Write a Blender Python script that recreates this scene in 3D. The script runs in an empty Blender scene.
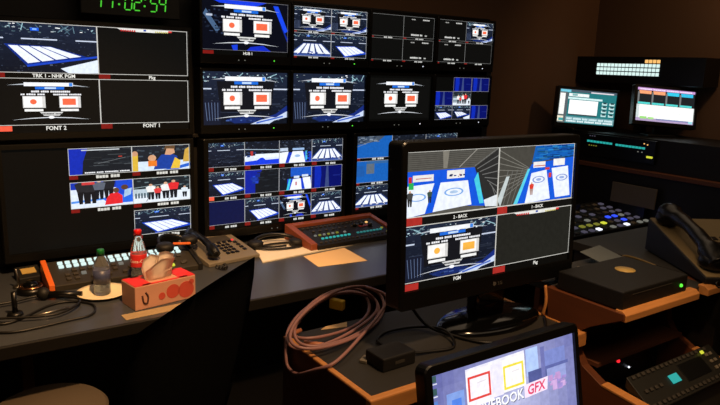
import bpy, bmesh, math, random
from mathutils import Vector, Matrix, Euler
random.seed(7)
scene = bpy.context.scene
COL = scene.collection
R = math.radians
PI = math.pi

# ------------------------------------------------------------------ materials
def lin(c):
    return tuple(((v/255)/12.92 if v/255 <= .04045 else ((v/255+.055)/1.055)**2.4) for v in c)

MATS = {}
def mat(name, rgb, rough=.5, metal=0, var=.12, scale=18, bump=0, emit=None, strength=1, trans=0, ior=1.45, spec=.5, stretch=None):
    if name in MATS: return MATS[name]
    m = bpy.data.materials.new(name); m.use_nodes = True
    nt = m.node_tree; b = nt.nodes['Principled BSDF']
    c = lin(rgb)
    b.inputs['Roughness'].default_value = rough
    b.inputs['Metallic'].default_value = metal
    b.inputs['Specular IOR Level'].default_value = spec
    b.inputs['IOR'].default_value = ior
    b.inputs['Transmission Weight'].default_value = trans
    tc = nt.nodes.new('ShaderNodeTexCoord')
    mp = nt.nodes.new('ShaderNodeMapping')
    if stretch: mp.inputs['Scale'].default_value = stretch
    nz = nt.nodes.new('ShaderNodeTexNoise'); nz.inputs['Scale'].default_value = scale; nz.inputs['Detail'].default_value = 5
    nt.links.new(tc.outputs['Object'], mp.inputs['Vector']); nt.links.new(mp.outputs['Vector'], nz.inputs['Vector'])
    mx = nt.nodes.new('ShaderNodeMix'); mx.data_type = 'RGBA'
    mx.inputs[6].default_value = (*[v*(1-var) for v in c], 1)
    mx.inputs[7].default_value = (*[min(1, v*(1+var)) for v in c], 1)
    nt.links.new(nz.outputs['Fac'], mx.inputs[0]); nt.links.new(mx.outputs[2], b.inputs['Base Color'])
    if bump:
        bp = nt.nodes.new('ShaderNodeBump'); bp.inputs['Strength'].default_value = bump; bp.inputs['Distance'].default_value = .002
        nt.links.new(nz.outputs['Fac'], bp.inputs['Height']); nt.links.new(bp.outputs['Normal'], b.inputs['Normal'])
    if emit:
        b.inputs['Emission Color'].default_value = (*lin(emit), 1)
        b.inputs['Emission Strength'].default_value = strength
    MATS[name] = m
    return m

def picture_mat():
    m = bpy.data.materials.new('lit screen picture'); m.use_nodes = True
    nt = m.node_tree; b = nt.nodes['Principled BSDF']
    b.inputs['Base Color'].default_value = (.004, .004, .004, 1); b.inputs['Roughness'].default_value = .3
    b.inputs['Specular IOR Level'].default_value = .08
    a = nt.nodes.new('ShaderNodeAttribute'); a.attribute_name = 'emit'
    tc = nt.nodes.new('ShaderNodeTexCoord'); nz = nt.nodes.new('ShaderNodeTexNoise'); nz.inputs['Scale'].default_value = 70; nz.inputs['Detail'].default_value = 3
    mr = nt.nodes.new('ShaderNodeMapRange'); mr.inputs[1].default_value = .3; mr.inputs[2].default_value = .7; mr.inputs[3].default_value = .9; mr.inputs[4].default_value = 1.1
    vm = nt.nodes.new('ShaderNodeVectorMath'); vm.operation = 'SCALE'
    nt.links.new(tc.outputs['Object'], nz.inputs['Vector']); nt.links.new(nz.outputs['Fac'], mr.inputs[0]); nt.links.new(a.outputs['Color'], vm.inputs[0]); nt.links.new(mr.outputs[0], vm.inputs['Scale'])
    nt.links.new(vm.outputs[0], b.inputs['Emission Color']); b.inputs['Emission Strength'].default_value = 1.0
    return m
PICTURE = picture_mat()

M_black = mat('black plastic', (10, 10, 9), .35, var=.1)
M_blackm = mat('matt black plastic', (16, 15, 14), .6, bump=.15, scale=200)
M_gloss = mat('glossy black plastic', (8, 8, 8), .12)
M_rack = mat('black painted rack steel', (15, 13, 11), .55, var=.2, scale=4)
M_desk = mat('dark grey desk laminate', (59, 62, 67), .3, var=.08, scale=60, spec=.5)
M_lam = mat('charcoal laminate', (46, 44, 41), .55, var=.1, scale=70)
M_edge = mat('black desk edge', (16, 14, 12), .5)
M_wood = mat('oiled oak trim', (206, 140, 78), .42, var=.25, scale=9, stretch=(1, 12, 12))
M_woodside = mat('brown oak panel', (98, 53, 28), .5, var=.22, scale=7, stretch=(8, 1.2, 8))
M_wooddark = mat('dark wood', (96, 56, 36), .55, var=.2, scale=8, stretch=(1, 8, 8))
M_wall = mat('brown painted wall', (92, 68, 50), .85, var=.08, scale=3)
M_walld = mat('dark brown acoustic wall', (98, 70, 50), .9, var=.1, scale=5)
M_floor = mat('charcoal carpet', (30, 27, 25), .95, var=.3, scale=120, bump=.4)
M_ceil = mat('dark ceiling', (48, 40, 34), .9)
M_chair = mat('black chair fabric', (10, 10, 10), .9, var=.2, scale=300, bump=.3, spec=.2)
M_seat = mat('taupe seat fabric', (70, 60, 48), .9, var=.15, scale=250, bump=.3)
M_metal = mat('brushed steel', (150, 146, 138), .35, 1)
M_silver = mat('silver grey plastic', (118, 110, 96), .45, var=.06)
M_tan = mat('tan grey plastic', (136, 118, 84), .5, var=.08)
M_greybtn = mat('grey rubber key', (58, 54, 48), .6)
M_paper = mat('white paper', (232, 222, 204), .8, var=.04, scale=8)
M_buff = mat('buff paper', (226, 190, 140), .8, var=.05, scale=8)
M_plate = mat('cream paper plate', (238, 222, 188), .7, var=.04)
M_tissue = mat('white tissue', (250, 240, 230), .9, var=.04, scale=30)
M_red = mat('red printed card', (206, 42, 44), .55, var=.15)
M_card = mat('pinkish white card', (188, 138, 116), .6, var=.06)
M_redcap = mat('red plastic cap', (214, 28, 26), .35)
M_greencap = mat('green plastic cap', (20, 110, 52), .35)
M_clear = mat('clear bottle plastic', (236, 240, 240), .06, trans=.92, ior=1.3, var=.02)
M_water = mat('bluish bottled water', (150, 168, 190), .08, trans=.85, ior=1.33, var=.03)
M_waterlab = mat('dark blue bottle label', (64, 70, 100), .4, var=.2, scale=25)
M_cable = mat('mauve cable sheath', (156, 112, 108), .4, var=.08)
M_cabletip = mat('peach cable boot', (190, 120, 84), .45)
M_blackcable = mat('black cable', (16, 15, 14), .45)
M_yellow = mat('yellow tape', (214, 176, 40), .5)
M_orange = mat('orange plastic end', (224, 106, 40), .45, var=.1)
M_rust = mat('rust painted wood frame', (134, 68, 42), .5, var=.18, scale=10, stretch=(1, 8, 8))
M_gold = mat('gold label', (190, 160, 90), .45)
M_board = mat('grey fabric board', (92, 84, 74), .85, var=.08)
M_greyblue = mat('blue grey card', (96, 104, 108), .7)
M_white = mat('white print', (236, 232, 226), .6, var=.02)
def glow(name, rgb, s=1.0, base=(40, 40, 40)): return mat(name, base, .4, emit=rgb, strength=s)
G_key = glow('lit white key', (214, 240, 236), 1.1)
G_green = glow('green led', (90, 240, 60), 1.4)
G_clock = glow('green clock segment', (80, 220, 56), .9)
G_red = glow('red led', (255, 40, 50), 1.3)
G_white = glow('white led', (235, 240, 255), 1.5)
G_teal = glow('teal display', (40, 176, 170), .9)
G_tealdim = glow('dim teal display', (40, 130, 130), .7)
G_yellow = glow('yellow lit key', (216, 220, 60), 1.0)
G_amber = glow('amber lit key', (250, 190, 110), 1.1)
G_blue = glow('blue lit key', (50, 80, 250), 1.2)
G_dimw = glow('dim white mark', (150, 150, 140), .5)
G_violet = glow('dim violet key', (120, 116, 140), .3, (70, 66, 74))
G_dimy = glow('dim yellow key', (170, 170, 60), .45)

# ------------------------------------------------------------------ mesh builder
class MB:
    def __init__(s): s.bm = bmesh.new()
    def _merge(s, t, M=None):
        if M is not None: bmesh.ops.transform(t, matrix=M, verts=t.verts)
        me = bpy.data.meshes.new('t'); t.to_mesh(me); t.free(); s.bm.from_mesh(me); bpy.data.meshes.remove(me)
        return s
    def box(s, c, d, bev=0, rot=(0, 0, 0), seg=2):
        t = bmesh.new(); bmesh.ops.create_cube(t, size=1)
        bmesh.ops.scale(t, vec=d, verts=t.verts)
        if bev: bmesh.ops.bevel(t, geom=t.edges[:], offset=bev, segments=seg, affect='EDGES', profile=.5)
        return s._merge(t, Matrix.Translation(c) @ Euler(rot).to_matrix().to_4x4())
    def cyl(s, p, q, r, r2=None, n=20, caps=True):
        p, q = Vector(p), Vector(q); d = q-p
        t = bmesh.new(); bmesh.ops.create_cone(t, cap_ends=caps, segments=n, radius1=r, radius2=r if r2 is None else r2, depth=d.length)
        for f in t.faces:
            if len(f.verts) == 4: f.smooth = True
        return s._merge(t, Matrix.Translation((p+q)/2) @ d.to_track_quat('Z', 'Y').to_matrix().to_4x4())
    def sph(s, c, r, sc=(1, 1, 1), n=16):
        t = bmesh.new(); bmesh.ops.create_uvsphere(t, u_segments=n, v_segments=n//2+2, radius=r)
        for f in t.faces: f.smooth = True
        return s._merge(t, Matrix.Translation(c) @ Matrix.Diagonal((*sc, 1)))
    def lathe(s, prof, c=(0, 0, 0), n=28, sq=(1, 1)):
        t = bmesh.new(); rows = []
        for r, z in prof:
            rows.append([t.verts.new((c[0]+r*sq[0]*math.cos(2*PI*i/n), c[1]+r*sq[1]*math.sin(2*PI*i/n), c[2]+z)) for i in range(n)])
        for a, b in zip(rows, rows[1:]):
            for i in range(n): t.faces.new((a[i], a[(i+1) % n], b[(i+1) % n], b[i])).smooth = True
        for row in (rows[0], rows[-1]):
            try: t.faces.new(row)
            except Exception: pass
        bmesh.ops.remove_doubles(t, verts=t.verts, dist=1e-6)
        bmesh.ops.recalc_face_normals(t, faces=t.faces)
        return s._merge(t)
    def tube(s, pts, r, n=8, smooth=0, closed=False):
        P = [Vector(p) for p in pts]
        if smooth:
            Q = []; m = len(P); rng = range(m if closed else m-1)
            for i in rng:
                if closed: a, b, c, d = P[(i-1) % m], P[i], P[(i+1) % m], P[(i+2) % m]
                else: a, b, c, d = P[max(i-1, 0)], P[i], P[i+1], P[min(i+2, m-1)]
                for k in range(smooth):
                    u = k/smooth
                    Q.append(.5*((2*b)+(c-a)*u+(2*a-5*b+4*c-d)*u*u+(3*b-a-3*c+d)*u**3))
            if not closed: Q.append(P[-1])
            P = Q
        t = bmesh.new(); rows = []; up = Vector((0.12, .2, 1)); m = len(P)
        for i, p in enumerate(P):
            d = (P[(i+1) % m]-P[i-1]) if closed else (P[min(i+1, m-1)]-P[max(i-1, 0)])
            d.normalize(); a = up-d*up.dot(d)
            if a.length < 1e-4: a = Vector((1, 0, 0))
            a.normalize(); up = a; b = d.cross(a); rr = r[i*len(r)//m] if isinstance(r, (list, tuple)) else r
            rows.append([t.verts.new(p+rr*(a*math.cos(2*PI*k/n)+b*math.sin(2*PI*k/n))) for k in range(n)])
        for a, b in (zip(rows, rows[1:]+rows[:1]) if closed else zip(rows, rows[1:])):
            for k in range(n): t.faces.new((a[k], a[(k+1) % n], b[(k+1) % n], b[k])).smooth = True
        if not closed: t.faces.new(rows[0]); t.faces.new(rows[-1])
        bmesh.ops.recalc_face_normals(t, faces=t.faces)
        return s._merge(t)
    def prism(s, pts, ax, lo, hi, bev=0):
        # pts 2D polygon, extruded along axis ax from lo to hi
        t = bmesh.new()
        def mk(p, h):
            return {0: (h, p[0], p[1]), 1: (p[0], h, p[1]), 2: (p[0], p[1], h)}[ax]
        A = [t.verts.new(mk(p, lo)) for p in pts]; B = [t.verts.new(mk(p, hi)) for p in pts]
        t.faces.new(A); t.faces.new(B[::-1]); n = len(pts)
        for i in range(n): t.faces.new((A[i], B[i], B[(i+1) % n], A[(i+1) % n]))
        bmesh.ops.recalc_face_normals(t, faces=t.faces)
        if bev: bmesh.ops.bevel(t, geom=t.edges[:], offset=bev, segments=2, affect='EDGES', profile=.5)
        return s._merge(t)
    def bezel(s, x0, x1, z0, z1, bl, br, bt, bb, yf, yb, r=.006, lip=.008):
        # a ring around the picture x0..x1, z0..z1 (yf front, yb back) with a closed back
        def rr(a, b, c, d, rad, n=4):
            o = []
            for cx, cz, s0 in ((b-rad, d-rad, 0), (a+rad, d-rad, 1), (a+rad, c+rad, 2), (b-rad, c+rad, 3)):
                for k in range(n+1):
                    an = (s0+k/n)*PI/2; o.append((cx+rad*math.cos(an), cz+rad*math.sin(an)))
            return o
        O = rr(x0-bl, x1+br, z0-bb, z1+bt, r); I = rr(x0, x1, z0, z1, .0006)
        e = .003
        O2 = rr(x0-bl+e, x1+br-e, z0-bb+e, z1+bt-e, r)
        t = bmesh.new()
        def ring(L, y): return [t.verts.new((p[0], y, p[1])) for p in L]
        rows = [ring(O, yb), ring(O, yf+e), ring(O2, yf), ring(I, yf), ring(I, yf+lip+.004)]
        n = len(O)
        for a, b in zip(rows, rows[1:]):
            for i in range(n): t.faces.new((a[i], a[(i+1) % n], b[(i+1) % n], b[i]))
        t.faces.new(rows[0])
        bmesh.ops.recalc_face_normals(t, faces=t.faces)
        return s._merge(t)
    def text(s, body, size, M, depth=.0006, align='CENTER'):
        me = text_mesh(body, size, align, depth)
        t = bmesh.new(); t.from_mesh(me); bpy.data.meshes.remove(me)
        return s._merge(t, M)
    def build(s, name, m, parent=None, loc=None, rot=None):
        me = bpy.data.meshes.new(name); s.bm.to_mesh(me); s.bm.free()
        if m is not None: me.materials.append(m)
        o = bpy.data.objects.new(name, me); COL.objects.link(o)
        if parent is not None: o.parent = parent
        if loc is not None: o.location = loc
        if rot is not None: o.rotation_euler = rot
        return o

def text_mesh(body, size, align='CENTER', depth=0.0, bold=0.0):
    cu = bpy.data.curves.new('t', 'FONT'); cu.body = body; cu.size = size; cu.align_x = align; cu.extrude = depth; cu.offset = bold; cu.resolution_u = 2
    o = bpy.data.objects.new('t', cu); COL.objects.link(o)
    dg = bpy.context.evaluated_depsgraph_get(); dg.update()
    me = bpy.data.meshes.new_from_object(o.evaluated_get(dg))
    bpy.data.objects.remove(o); bpy.data.curves.remove(cu)
    return me

def tag(o, label, cat, group=None):
    o['label'] = label; o['category'] = cat
    if group: o['group'] = group
    return o
def struct(o): o['kind'] = 'structure'; return o
def thing(name, loc, label, cat, group=None, rot=(0, 0, 0)):
    o = bpy.data.objects.new(name, None); COL.objects.link(o); o.location = loc; o.rotation_euler = rot; o.empty_display_size = .05
    return tag(o, label, cat, group)
def repeat(first, positions, rot=None, mats=None):
    # copies of one part (shared shape) under the same parent; the first takes positions[0]
    first.location = positions[0]
    for p in positions[1:]:
        c = first.copy(); COL.objects.link(c); c.location = p
def set_mat(o, m):
    # own material on a copy that shares its shape
    o.material_slots[0].link = 'OBJECT'; o.material_slots[0].material = m
def keys(parent, name, size, items, bev=.0012, rot=(0, 0, 0)):
    # items: (position, material); one shape, a key each
    o0 = MB().box((0, 0, 0), size, bev).build(name, items[0][1], parent, items[0][0], rot)
    for p, m in items[1:]:
        c = o0.copy(); COL.objects.link(c); c.location = p
        if m is not items[0][1]: set_mat(c, m)
    return o0

# ------------------------------------------------------------------ screen pictures
class Canvas:
    """Flat picture elements of a lit screen, all one mesh; u to the right, v upward, 0..1."""
    def __init__(s, w, h):
        s.w, s.h = w, h; s.F = []; s.lay = [0]; s.T = (0, 0, 1, 1); s.clip = (0, 0, 1, 1)
    def sub(s, u0, v0, u1, v1):
        c = Canvas.__new__(Canvas); c.w, c.h, c.F, c.lay = s.w, s.h, s.F, s.lay
        a, b = s.map((u0, v0)); d, e = s.map((u1, v1))
        c.T = (a, b, d-a, e-b)
        k = s.clip; c.clip = (max(a, k[0]), max(b, k[1]), min(d, k[2]), min(e, k[3]))
        return c
    def map(s, p): return (s.T[0]+p[0]*s.T[2], s.T[1]+p[1]*s.T[3])
    def poly(s, pts, col, bump=True):
        P = [s.map(p) for p in pts]
        for ax, lim, sg in ((0, s.clip[0], 1), (0, s.clip[2], -1), (1, s.clip[1], 1), (1, s.clip[3], -1)):
            Q = []
            for i, a in enumerate(P):
                b = P[(i+1) % len(P)]; ia = sg*(a[ax]-lim) >= 0; ib = sg*(b[ax]-lim) >= 0
                if ia: Q.append(a)
                if ia != ib:
                    t = (lim-a[ax])/(b[ax]-a[ax]); Q.append((a[0]+t*(b[0]-a[0]), a[1]+t*(b[1]-a[1])))
            P = Q
            if len(P) < 3: return
        if bump: s.lay[0] += 1
        s.F.append((P, s.lay[0], lin(col)))
    def rect(s, u0, v0, u1, v1, col, bump=True): s.poly([(u0, v0), (u1, v0), (u1, v1), (u0, v1)], col, bump)
    def ell(s, u, v, ru, rv, col, n=18): s.poly([(u+ru*math.cos(2*PI*i/n), v+rv*math.sin(2*PI*i/n)) for i in range(n)], col)
    def line(s, p, q, wd, col):
        ar = (s.T[2]*s.w)/(s.T[3]*s.h)
        dx, dy = (q[0]-p[0])*ar, q[1]-p[1]; L = math.hypot(dx, dy) or 1; nx, ny = -dy/L*wd/2/ar, dx/L*wd/2
        s.poly([(p[0]+nx, p[1]+ny), (q[0]+nx, q[1]+ny), (q[0]-nx, q[1]-ny), (p[0]-nx, p[1]-ny)], col)
    def grid(s, tl, tr, br, bl, a0, a1, b0, b1, col):
        def P(a, b):
            x0 = tl[0]+(tr[0]-tl[0])*a; y0 = tl[1]+(tr[1]-tl[1])*a; x1 = bl[0]+(br[0]-bl[0])*a; y1 = bl[1]+(br[1]-bl[1])*a
            return (x0+(x1-x0)*b, y0+(y1-y0)*b)
        s.poly([P(a0, b0), P(a1, b0), P(a1, b1), P(a0, b1)], col)
    def speck(s, u0, v0, u1, v1, n, cols, su=.02, sv=.03):
        s.lay[0] += 1
        for _ in range(n):
            u, v = random.uniform(u0, u1), random.uniform(v0, v1); a, b = su*random.uniform(.4, 1.4), sv*random.uniform(.4, 1.3)
            c = random.choice(cols); k = random.uniform(.6, 1.15)
            s.lay[0] += .2
            s.rect(u, v, u+a, v+b, tuple(min(255, x*k) for x in c), False)
    def dash(s, u0, u1, v, hh, words, col=(232, 232, 236)):
        tot = sum(words)+.35*(len(words)-1); x = u0; k = (u1-u0)/tot
        for wd in words:
            for i in range(max(1, int(wd*2))):
                a = x+wd*k*i/max(1, int(wd*2)); b = x+wd*k*(i+.86)/max(1, int(wd*2)); s.rect(a, v, b, v+hh*random.uniform(.85, 1), col)
            x += (wd+.35)*k
    def text(s, body, u, v, h, col, align='CENTER', shear=0, slope=0):
        # h: cap height as a fraction of the whole picture's height
        me = text_mesh(body, h*s.h/.69, align, 0, h*s.h*.035)
        s.lay[0] += 1; a, b = s.map((u, v))
        for p in me.polygons:
            Q = []
            for i in p.vertices:
                co = me.vertices[i].co; x = co.x+shear*co.y; y = co.y+slope*co.x
                Q.append((a+x/s.w, b+y/s.h))
            s.F.append((Q, s.lay[0], lin(col)))
        bpy.data.meshes.remove(me)
    def border(s, col=(200, 200, 196), t=.012):
        ar = (s.T[2]*s.w)/(s.T[3]*s.h)
        s.rect(0, 0, 1, t, col); s.rect(0, 1-t, 1, 1, col); s.rect(0, 0, t/ar, 1, col); s.rect(1-t/ar, 0, 1, 1, col)
    def build(s, name, parent, loc, rot=(0, 0, 0), gain=1.0, base=(8, 8, 7)):
        F = [([(0, 0), (1, 0), (1, 1), (0, 1)], 0, lin(base))]+s.F
        V = []; faces = []; cols = []
        for P, l, c in F:
            k = len(V)
            for u, v in P: V.append(((u-.5)*s.w, -l*8e-6, (v-.5)*s.h))
            faces.append(list(range(k, k+len(P)))); cols += [(*[x*gain for x in c], 1)]*len(P)
        me = bpy.data.meshes.new(name); me.from_pydata(V, [], faces); me.update()
        at = me.color_attributes.new('emit', 'FLOAT_COLOR', 'CORNER')
        flat = [x for c in cols for x in c]; at.data.foreach_set('color', flat)
        me.materials.append(PICTURE)
        o = bpy.data.objects.new(name, me); COL.objects.link(o); o.parent = parent; o.location = loc; o.rotation_euler = rot
        return o

WHT = (238, 240, 246); BLU = (24, 66, 190); ICE = (232, 238, 250)
CROWD = [(52, 62, 84), (30, 38, 56), (84, 94, 116), (44, 50, 62), (22, 28, 40)]
def lanes(c, tl, tr, br, bl, n, blue=BLU, gap=.09, m=.04):
    c.grid(tl, tr, br, bl, -.04, 1.04, -.08, 1.1, blue)
    for i in range(n):
        c.grid(tl, tr, br, bl, (i+gap*.6)/n, (i+1-gap*.6)/n, 0, 1, ICE)
def arena(c, kind='diag', dim=1.0):
    for k in range(8): c.rect(0, k/8, 1, (k+1)/8, (15+k*2, 20+k*2.4, 32+k*3.4))
    c.speck(0, .46, 1, .78, 110, CROWD, .022, .012); c.speck(0, 0, 1, .5, 110, CROWD, .02, .02)
    c.speck(0, .80, 1, .97, 60, [(120, 150, 160), (60, 84, 96), (40, 54, 66), (180, 206, 214), (230, 240, 244)], .022, .016)
    for k in range(10):
        a = random.uniform(0, 1); c.line((a, random.uniform(.8, .9)), (a+random.uniform(-.12, .12), random.uniform(.88, 1)), .016, random.choice([(150, 190, 200), (96, 126, 140), (70, 96, 112)]))
    c.rect(.35, .84, .43, .9, (30, 90, 220)); c.rect(.37, .855, .41, .89, (130, 180, 246))
    for a, b in ((0, .1), (.26, .6), (.78, 1)): c.rect(a, .665, b, .69, (196, 206, 226))
    for k in range(5): c.rect(0, .5+k*.03, 1, .506+k*.03, (20, 26, 40))
    if kind == 'diag':
        lanes(c, (.13, .54), (.54, .53), (.84, .36), (.30, .19), 4, (16, 44, 130), .12)
        c.poly([(.62, .1), (1, .3), (1, .02), (.7, 0)], (220, 230, 246)); c.line((.3, .14), (1, .36), .04, BLU)
    elif kind == 'right':
        lanes(c, (.16, .46), (.66, .50), (.96, .26), (.40, .06), 5)
        c.line((.35, .03), (1, .22), .05, BLU)
    elif kind == 'front':
        lanes(c, (.26, .54), (.74, .54), (1.02, .13), (-.02, .13), 5, (40, 60, 120), .22)
        c.rect(0, 0, 1, .09, (60, 84, 150)); c.speck(.1, .02, .9, .2, 12, [(20, 50, 160), WHT], .05, .05)
    elif kind == 'none':
        c.speck(0, .1, 1, .5, 20, [(44, 52, 70)], .2, .02)
def graphic(c, bg='black', flag=(236, 104, 70)):
    if bg == 'arena':
        arena(c, 'none'); c.poly([(.2, .25), (.8, .25), (.84, .82), (.16, .82)], (19, 20, 26)); c.rect(0, 0, .2, .45, (22, 27, 44))
        for i in range(5): c.line((.03+i*.035, .42), (.05+i*.03, .08), .012, (90, 106, 140))
        c.poly([(.55, .0), (.68, .08), (.86, .14), (1, .28), (1, .12), (.84, .06), (.78, 0)], (196, 210, 236)); c.poly([(.72, .12), (.86, .19), (1, .36), (1, .24), (.86, .12)], (24, 44, 120)); c.line((.62, .02), (.95, .14), .03, (60, 96, 190))
        c.poly([(.26, .1), (.5, .16), (.7, .11), (.6, .03), (.36, .02)], (22, 40, 100)); c.speck(.25, .03, .6, .1, 10, [(70, 100, 170), (30, 50, 110)], .04, .03)
    elif bg == 'blue':
        c.rect(0, 0, 1, 1, (9, 11, 22)); c.poly([(.1, 1), (.75, 1), (.6, .9), (.2, .93)], (24, 60, 220))
        c.poly([(.82, .95), (.88, .95), (1, .45), (.96, .4)], (26, 70, 230)); c.poly([(.9, .6), (1, .3), (1, .2)], (16, 40, 150))
        c.poly([(.02, .7), (.16, .35), (.2, .4), (.05, .8)], (70, 96, 130)); c.rect(.05, .66, .12, .7, (180, 190, 210))
        c.poly([(.55, .08), (.7, .12), (.8, .0), (.5, 0)], (20, 44, 190)); c.poly([(.33, .1), (.4, .12), (.4, 0), (.35, 0)], (24, 60, 210))
        c.speck(.02, .3, .3, .8, 24, [(40, 52, 76)], .03, .03)
    else:
        c.rect(0, 0, 1, 1, (13, 13, 12))
    c.poly([(.1, .85), (.26, .885), (.26, .86)], (190, 196, 204)); c.poly([(.9, .82), (.72, .87), (.72, .845)], (190, 196, 204))
    c.rect(.255, .83, .73, .91, (236, 238, 242)); c.rect(.69, .835, .725, .905, (60, 130, 220))
    c.rect(.36, .765, .64, .82, (30, 104, 214)); c.rect(.45, .775, .56, .81, (190, 214, 240))
    c.dash(.32, .7, .70, .04, (2, 2, 5)); c.dash(.22, .45, .64, .036, (1, 2.2, 1.8)); c.dash(.53, .81, .64, .036, (4, 3.5))
    for x, f in ((.235, 0), (.585, 1)):
        c.rect(x, .37, x+.215, .62, (206, 204, 202)); c.rect(x+.008, .385, x+.185, .61, (244, 242, 240))
        if f: c.rect(x+.032, .43, x+.165, .57, flag)
        else: c.ell(x+.1, .5, .032, .056, flag)
        c.rect(x+.012, .295, x+.19, .345, (236, 236, 234))
    c.poly([(.39, .28), (.62, .28), (.58, .20), (.43, .20)], (210, 210, 208)); c.dash(.41, .6, .225, .03, (4, 2), (60, 60, 62))
    c.poly([(.12, .115), (.3, .155), (.5, .175), (.7, .155), (.9, .11), (.7, .14), (.5, .155), (.3, .14)], (214, 218, 224))
    c.ell(.5, .165, .03, .03, (244, 246, 250), 10)
def black(c, col=(15, 15, 14)): c.rect(0, 0, 1, 1, col)
def ticker(c, col=(14, 14, 13)):
    black(c, col)
    c.poly([(.2, 1), (.82, 1), (.78, .955), (.62, .93), (.43, .93), (.25, .955)], (226, 226, 222))
    for i in range(7): c.rect(.25+i*.024, .93, .267+i*.024, .965, (190, 40, 40))
    for i in range(7): c.rect(.63+i*.022, .935, .645+i*.022, .965, (200, 190, 110))
    c.rect(.78, .95, .82, .99, (214, 60, 56)); c.rect(.5, .95, .53, .985, (40, 70, 160))
def figure(c, u, v, h, top, legs, skin=(206, 160, 130)):
    c.poly([(u-h*.07, v), (u-h*.015, v), (u, v+h*.42), (u+h*.015, v), (u+h*.08, v), (u+h*.1, v+h*.5), (u-h*.1, v+h*.5)], legs)
    c.poly([(u-h*.1, v+h*.48), (u+h*.1, v+h*.48), (u+h*.14, v+h*.82), (u+h*.05, v+h*.88), (u-h*.05, v+h*.88), (u-h*.14, v+h*.8)], top)
    c.ell(u, v+h*.94, h*.05, h*.075, skin, 10)
def sheet_left(c):
    c.rect(0, 0, 1, 1, (86, 84, 78))
    for i in range(9): c.rect(0, .73+i*.03, 1, .738+i*.03, (58, 56, 52))
    c.poly([(.37, 1), (.44, 1), (.42, .72), (.38, .72)], (124, 120, 110))
    c.poly([(.72, .7), (1, .98), (1, 0), (.85, 0)], (42, 42, 42))
    for i in range(8): c.line((.72+i*.03, .72-i*.05), (1, 1.0-i*.13), .014, (110, 110, 108))
    c.line((.55, .72), (.75, 1), .014, (150, 146, 138))
    c.poly([(0, .70), (.72, .70), (.76, .54), (.86, .05), (.6, .1), (0, 0)], (18, 84, 214))
    c.poly([(0, .48), (.29, .50), (.2, .04), (0, 0)], ICE); c.poly([(.355, .50), (.65, .50), (.70, .10), (.28, .05)], ICE)
    c.poly([(.72, .5), (.76, .62), (.84, .1), (.79, .1)], (70, 200, 220)); c.poly([(.84, .15), (1, .22), (1, .02), (.86, .04)], (220, 226, 230))
    c.ell(.5, .335, .105, .065, (120, 166, 224)); c.ell(.5, .335, .085, .05, ICE); c.ell(.5, .335, .045, .024, (170, 196, 226))
    c.ell(.12, .3, .09, .06, (120, 166, 224)); c.ell(.12, .3, .07, .045, ICE)
    c.rect(.07, .54, .28, .64, (230, 226, 222)); c.rect(.42, .55, .61, .68, (232, 230, 226))
    c.speck(.44, .56, .6, .6, 8, [(200, 60, 60), (60, 70, 120)], .025, .03); c.line((.1, .585), (.26, .585), .012, (180, 70, 70))
    c.rect(.03, .52, .06, .62, (200, 40, 40)); c.rect(.03, .43, .08, .53, (40, 170, 80))
    figure(c, .045, .17, .24, (66, 66, 66), (40, 40, 40)); figure(c, .245, .2, .2, (60, 80, 70), (30, 40, 60))
def sheet_right(c):
    c.rect(0, 0, 1, 1, (70, 68, 62))
    for i in range(9): c.line((0, .95-i*.11), (.38, .62-i*.02-.0), .012, (120, 118, 110))
    for i in range(5): c.line((.02+i*.05, 0), (.12+i*.06, .6), .014, (104, 104, 100))
    c.poly([(0, .12), (.1, .5), (.14, .5), (.04, 0)], (190, 200, 200))
    c.poly([(.42, .70), (1, .78), (1, 1), (.46, 1)], (18, 92, 176))
    c.speck(.46, .72, .98, .97, 70, [(30, 120, 190), (14, 60, 130), (60, 140, 200)], .1, .02)
    c.poly([(.42, .68), (1, .76), (1, .02), (.2, 0), (.36, .55)], (20, 88, 214))
    c.poly([(.37, .6), (.4, .6), (.25, .0), (.2, .0)], (90, 206, 226))
    c.poly([(.42, .52), (.62, .56), (.69, .04), (.35, .0)], ICE); c.poly([(.69, .58), (.92, .6), (.97, .06), (.76, .05)], ICE)
    c.ell(.52, .40, .085, .06, (130, 150, 206)); c.ell(.52, .40, .066, .045, ICE); c.ell(.52, .4, .036, .024, (150, 170, 216))
    c.ell(.84, .40, .085, .06, (130, 150, 206)); c.ell(.84, .40, .066, .045, ICE); c.ell(.84, .4, .036, .024, (150, 170, 216))
    c.rect(.44, .61, .6, .71, (236, 232, 230)); c.rect(.71, .62, .87, .74, (236, 234, 232)); c.line((.45, .64), (.6, .64), .015, (190, 70, 60))
    c.rect(.655, .42, .69, .5, (214, 60, 40)); figure(c, .43, .14, .22, (214, 60, 44), (170, 140, 130)); c.rect(.6, .56, .66, .6, (200, 60, 60))
def blue(c, dark=False):
    c.rect(0, 0, 1, 1, (16, 36, 130) if not dark else (12, 20, 62))
def curtain(c):
    c.rect(0, 0, 1, 1, (8, 16, 96)); c.poly([(.1, 1), (.3, 1), (.35, 0), (.1, 0)], (14, 40, 170)); c.poly([(.48, 1), (.54, 1), (.58, 0), (.44, 0)], (56, 70, 120)); c.poly([(.35, 1), (.42, 1), (.36, 0), (.28, 0)], (10, 18, 96))
    c.rect(.7, .5, .95, .55, (24, 36, 120))
def skyblue(c, k=0):
    c.rect(0, 0, 1, 1, (24, 92, 176))
    if k == 0:
        c.poly([(0, 1), (.8, 1), (.6, .75), (.0, .6)], (62, 76, 96)); c.speck(0, .62, .6, .98, 26, [(120, 134, 150), (40, 52, 70)], .1, .05)
        c.line((0, .5), (.55, .85), .02, (120, 130, 140))
    else:
        c.rect(.3, .4, .52, 1, (92, 104, 118)); c.rect(.3, .86, .9, 1, (50, 96, 150)); c.rect(0, .3, .25, .8, (30, 86, 160))
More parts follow.
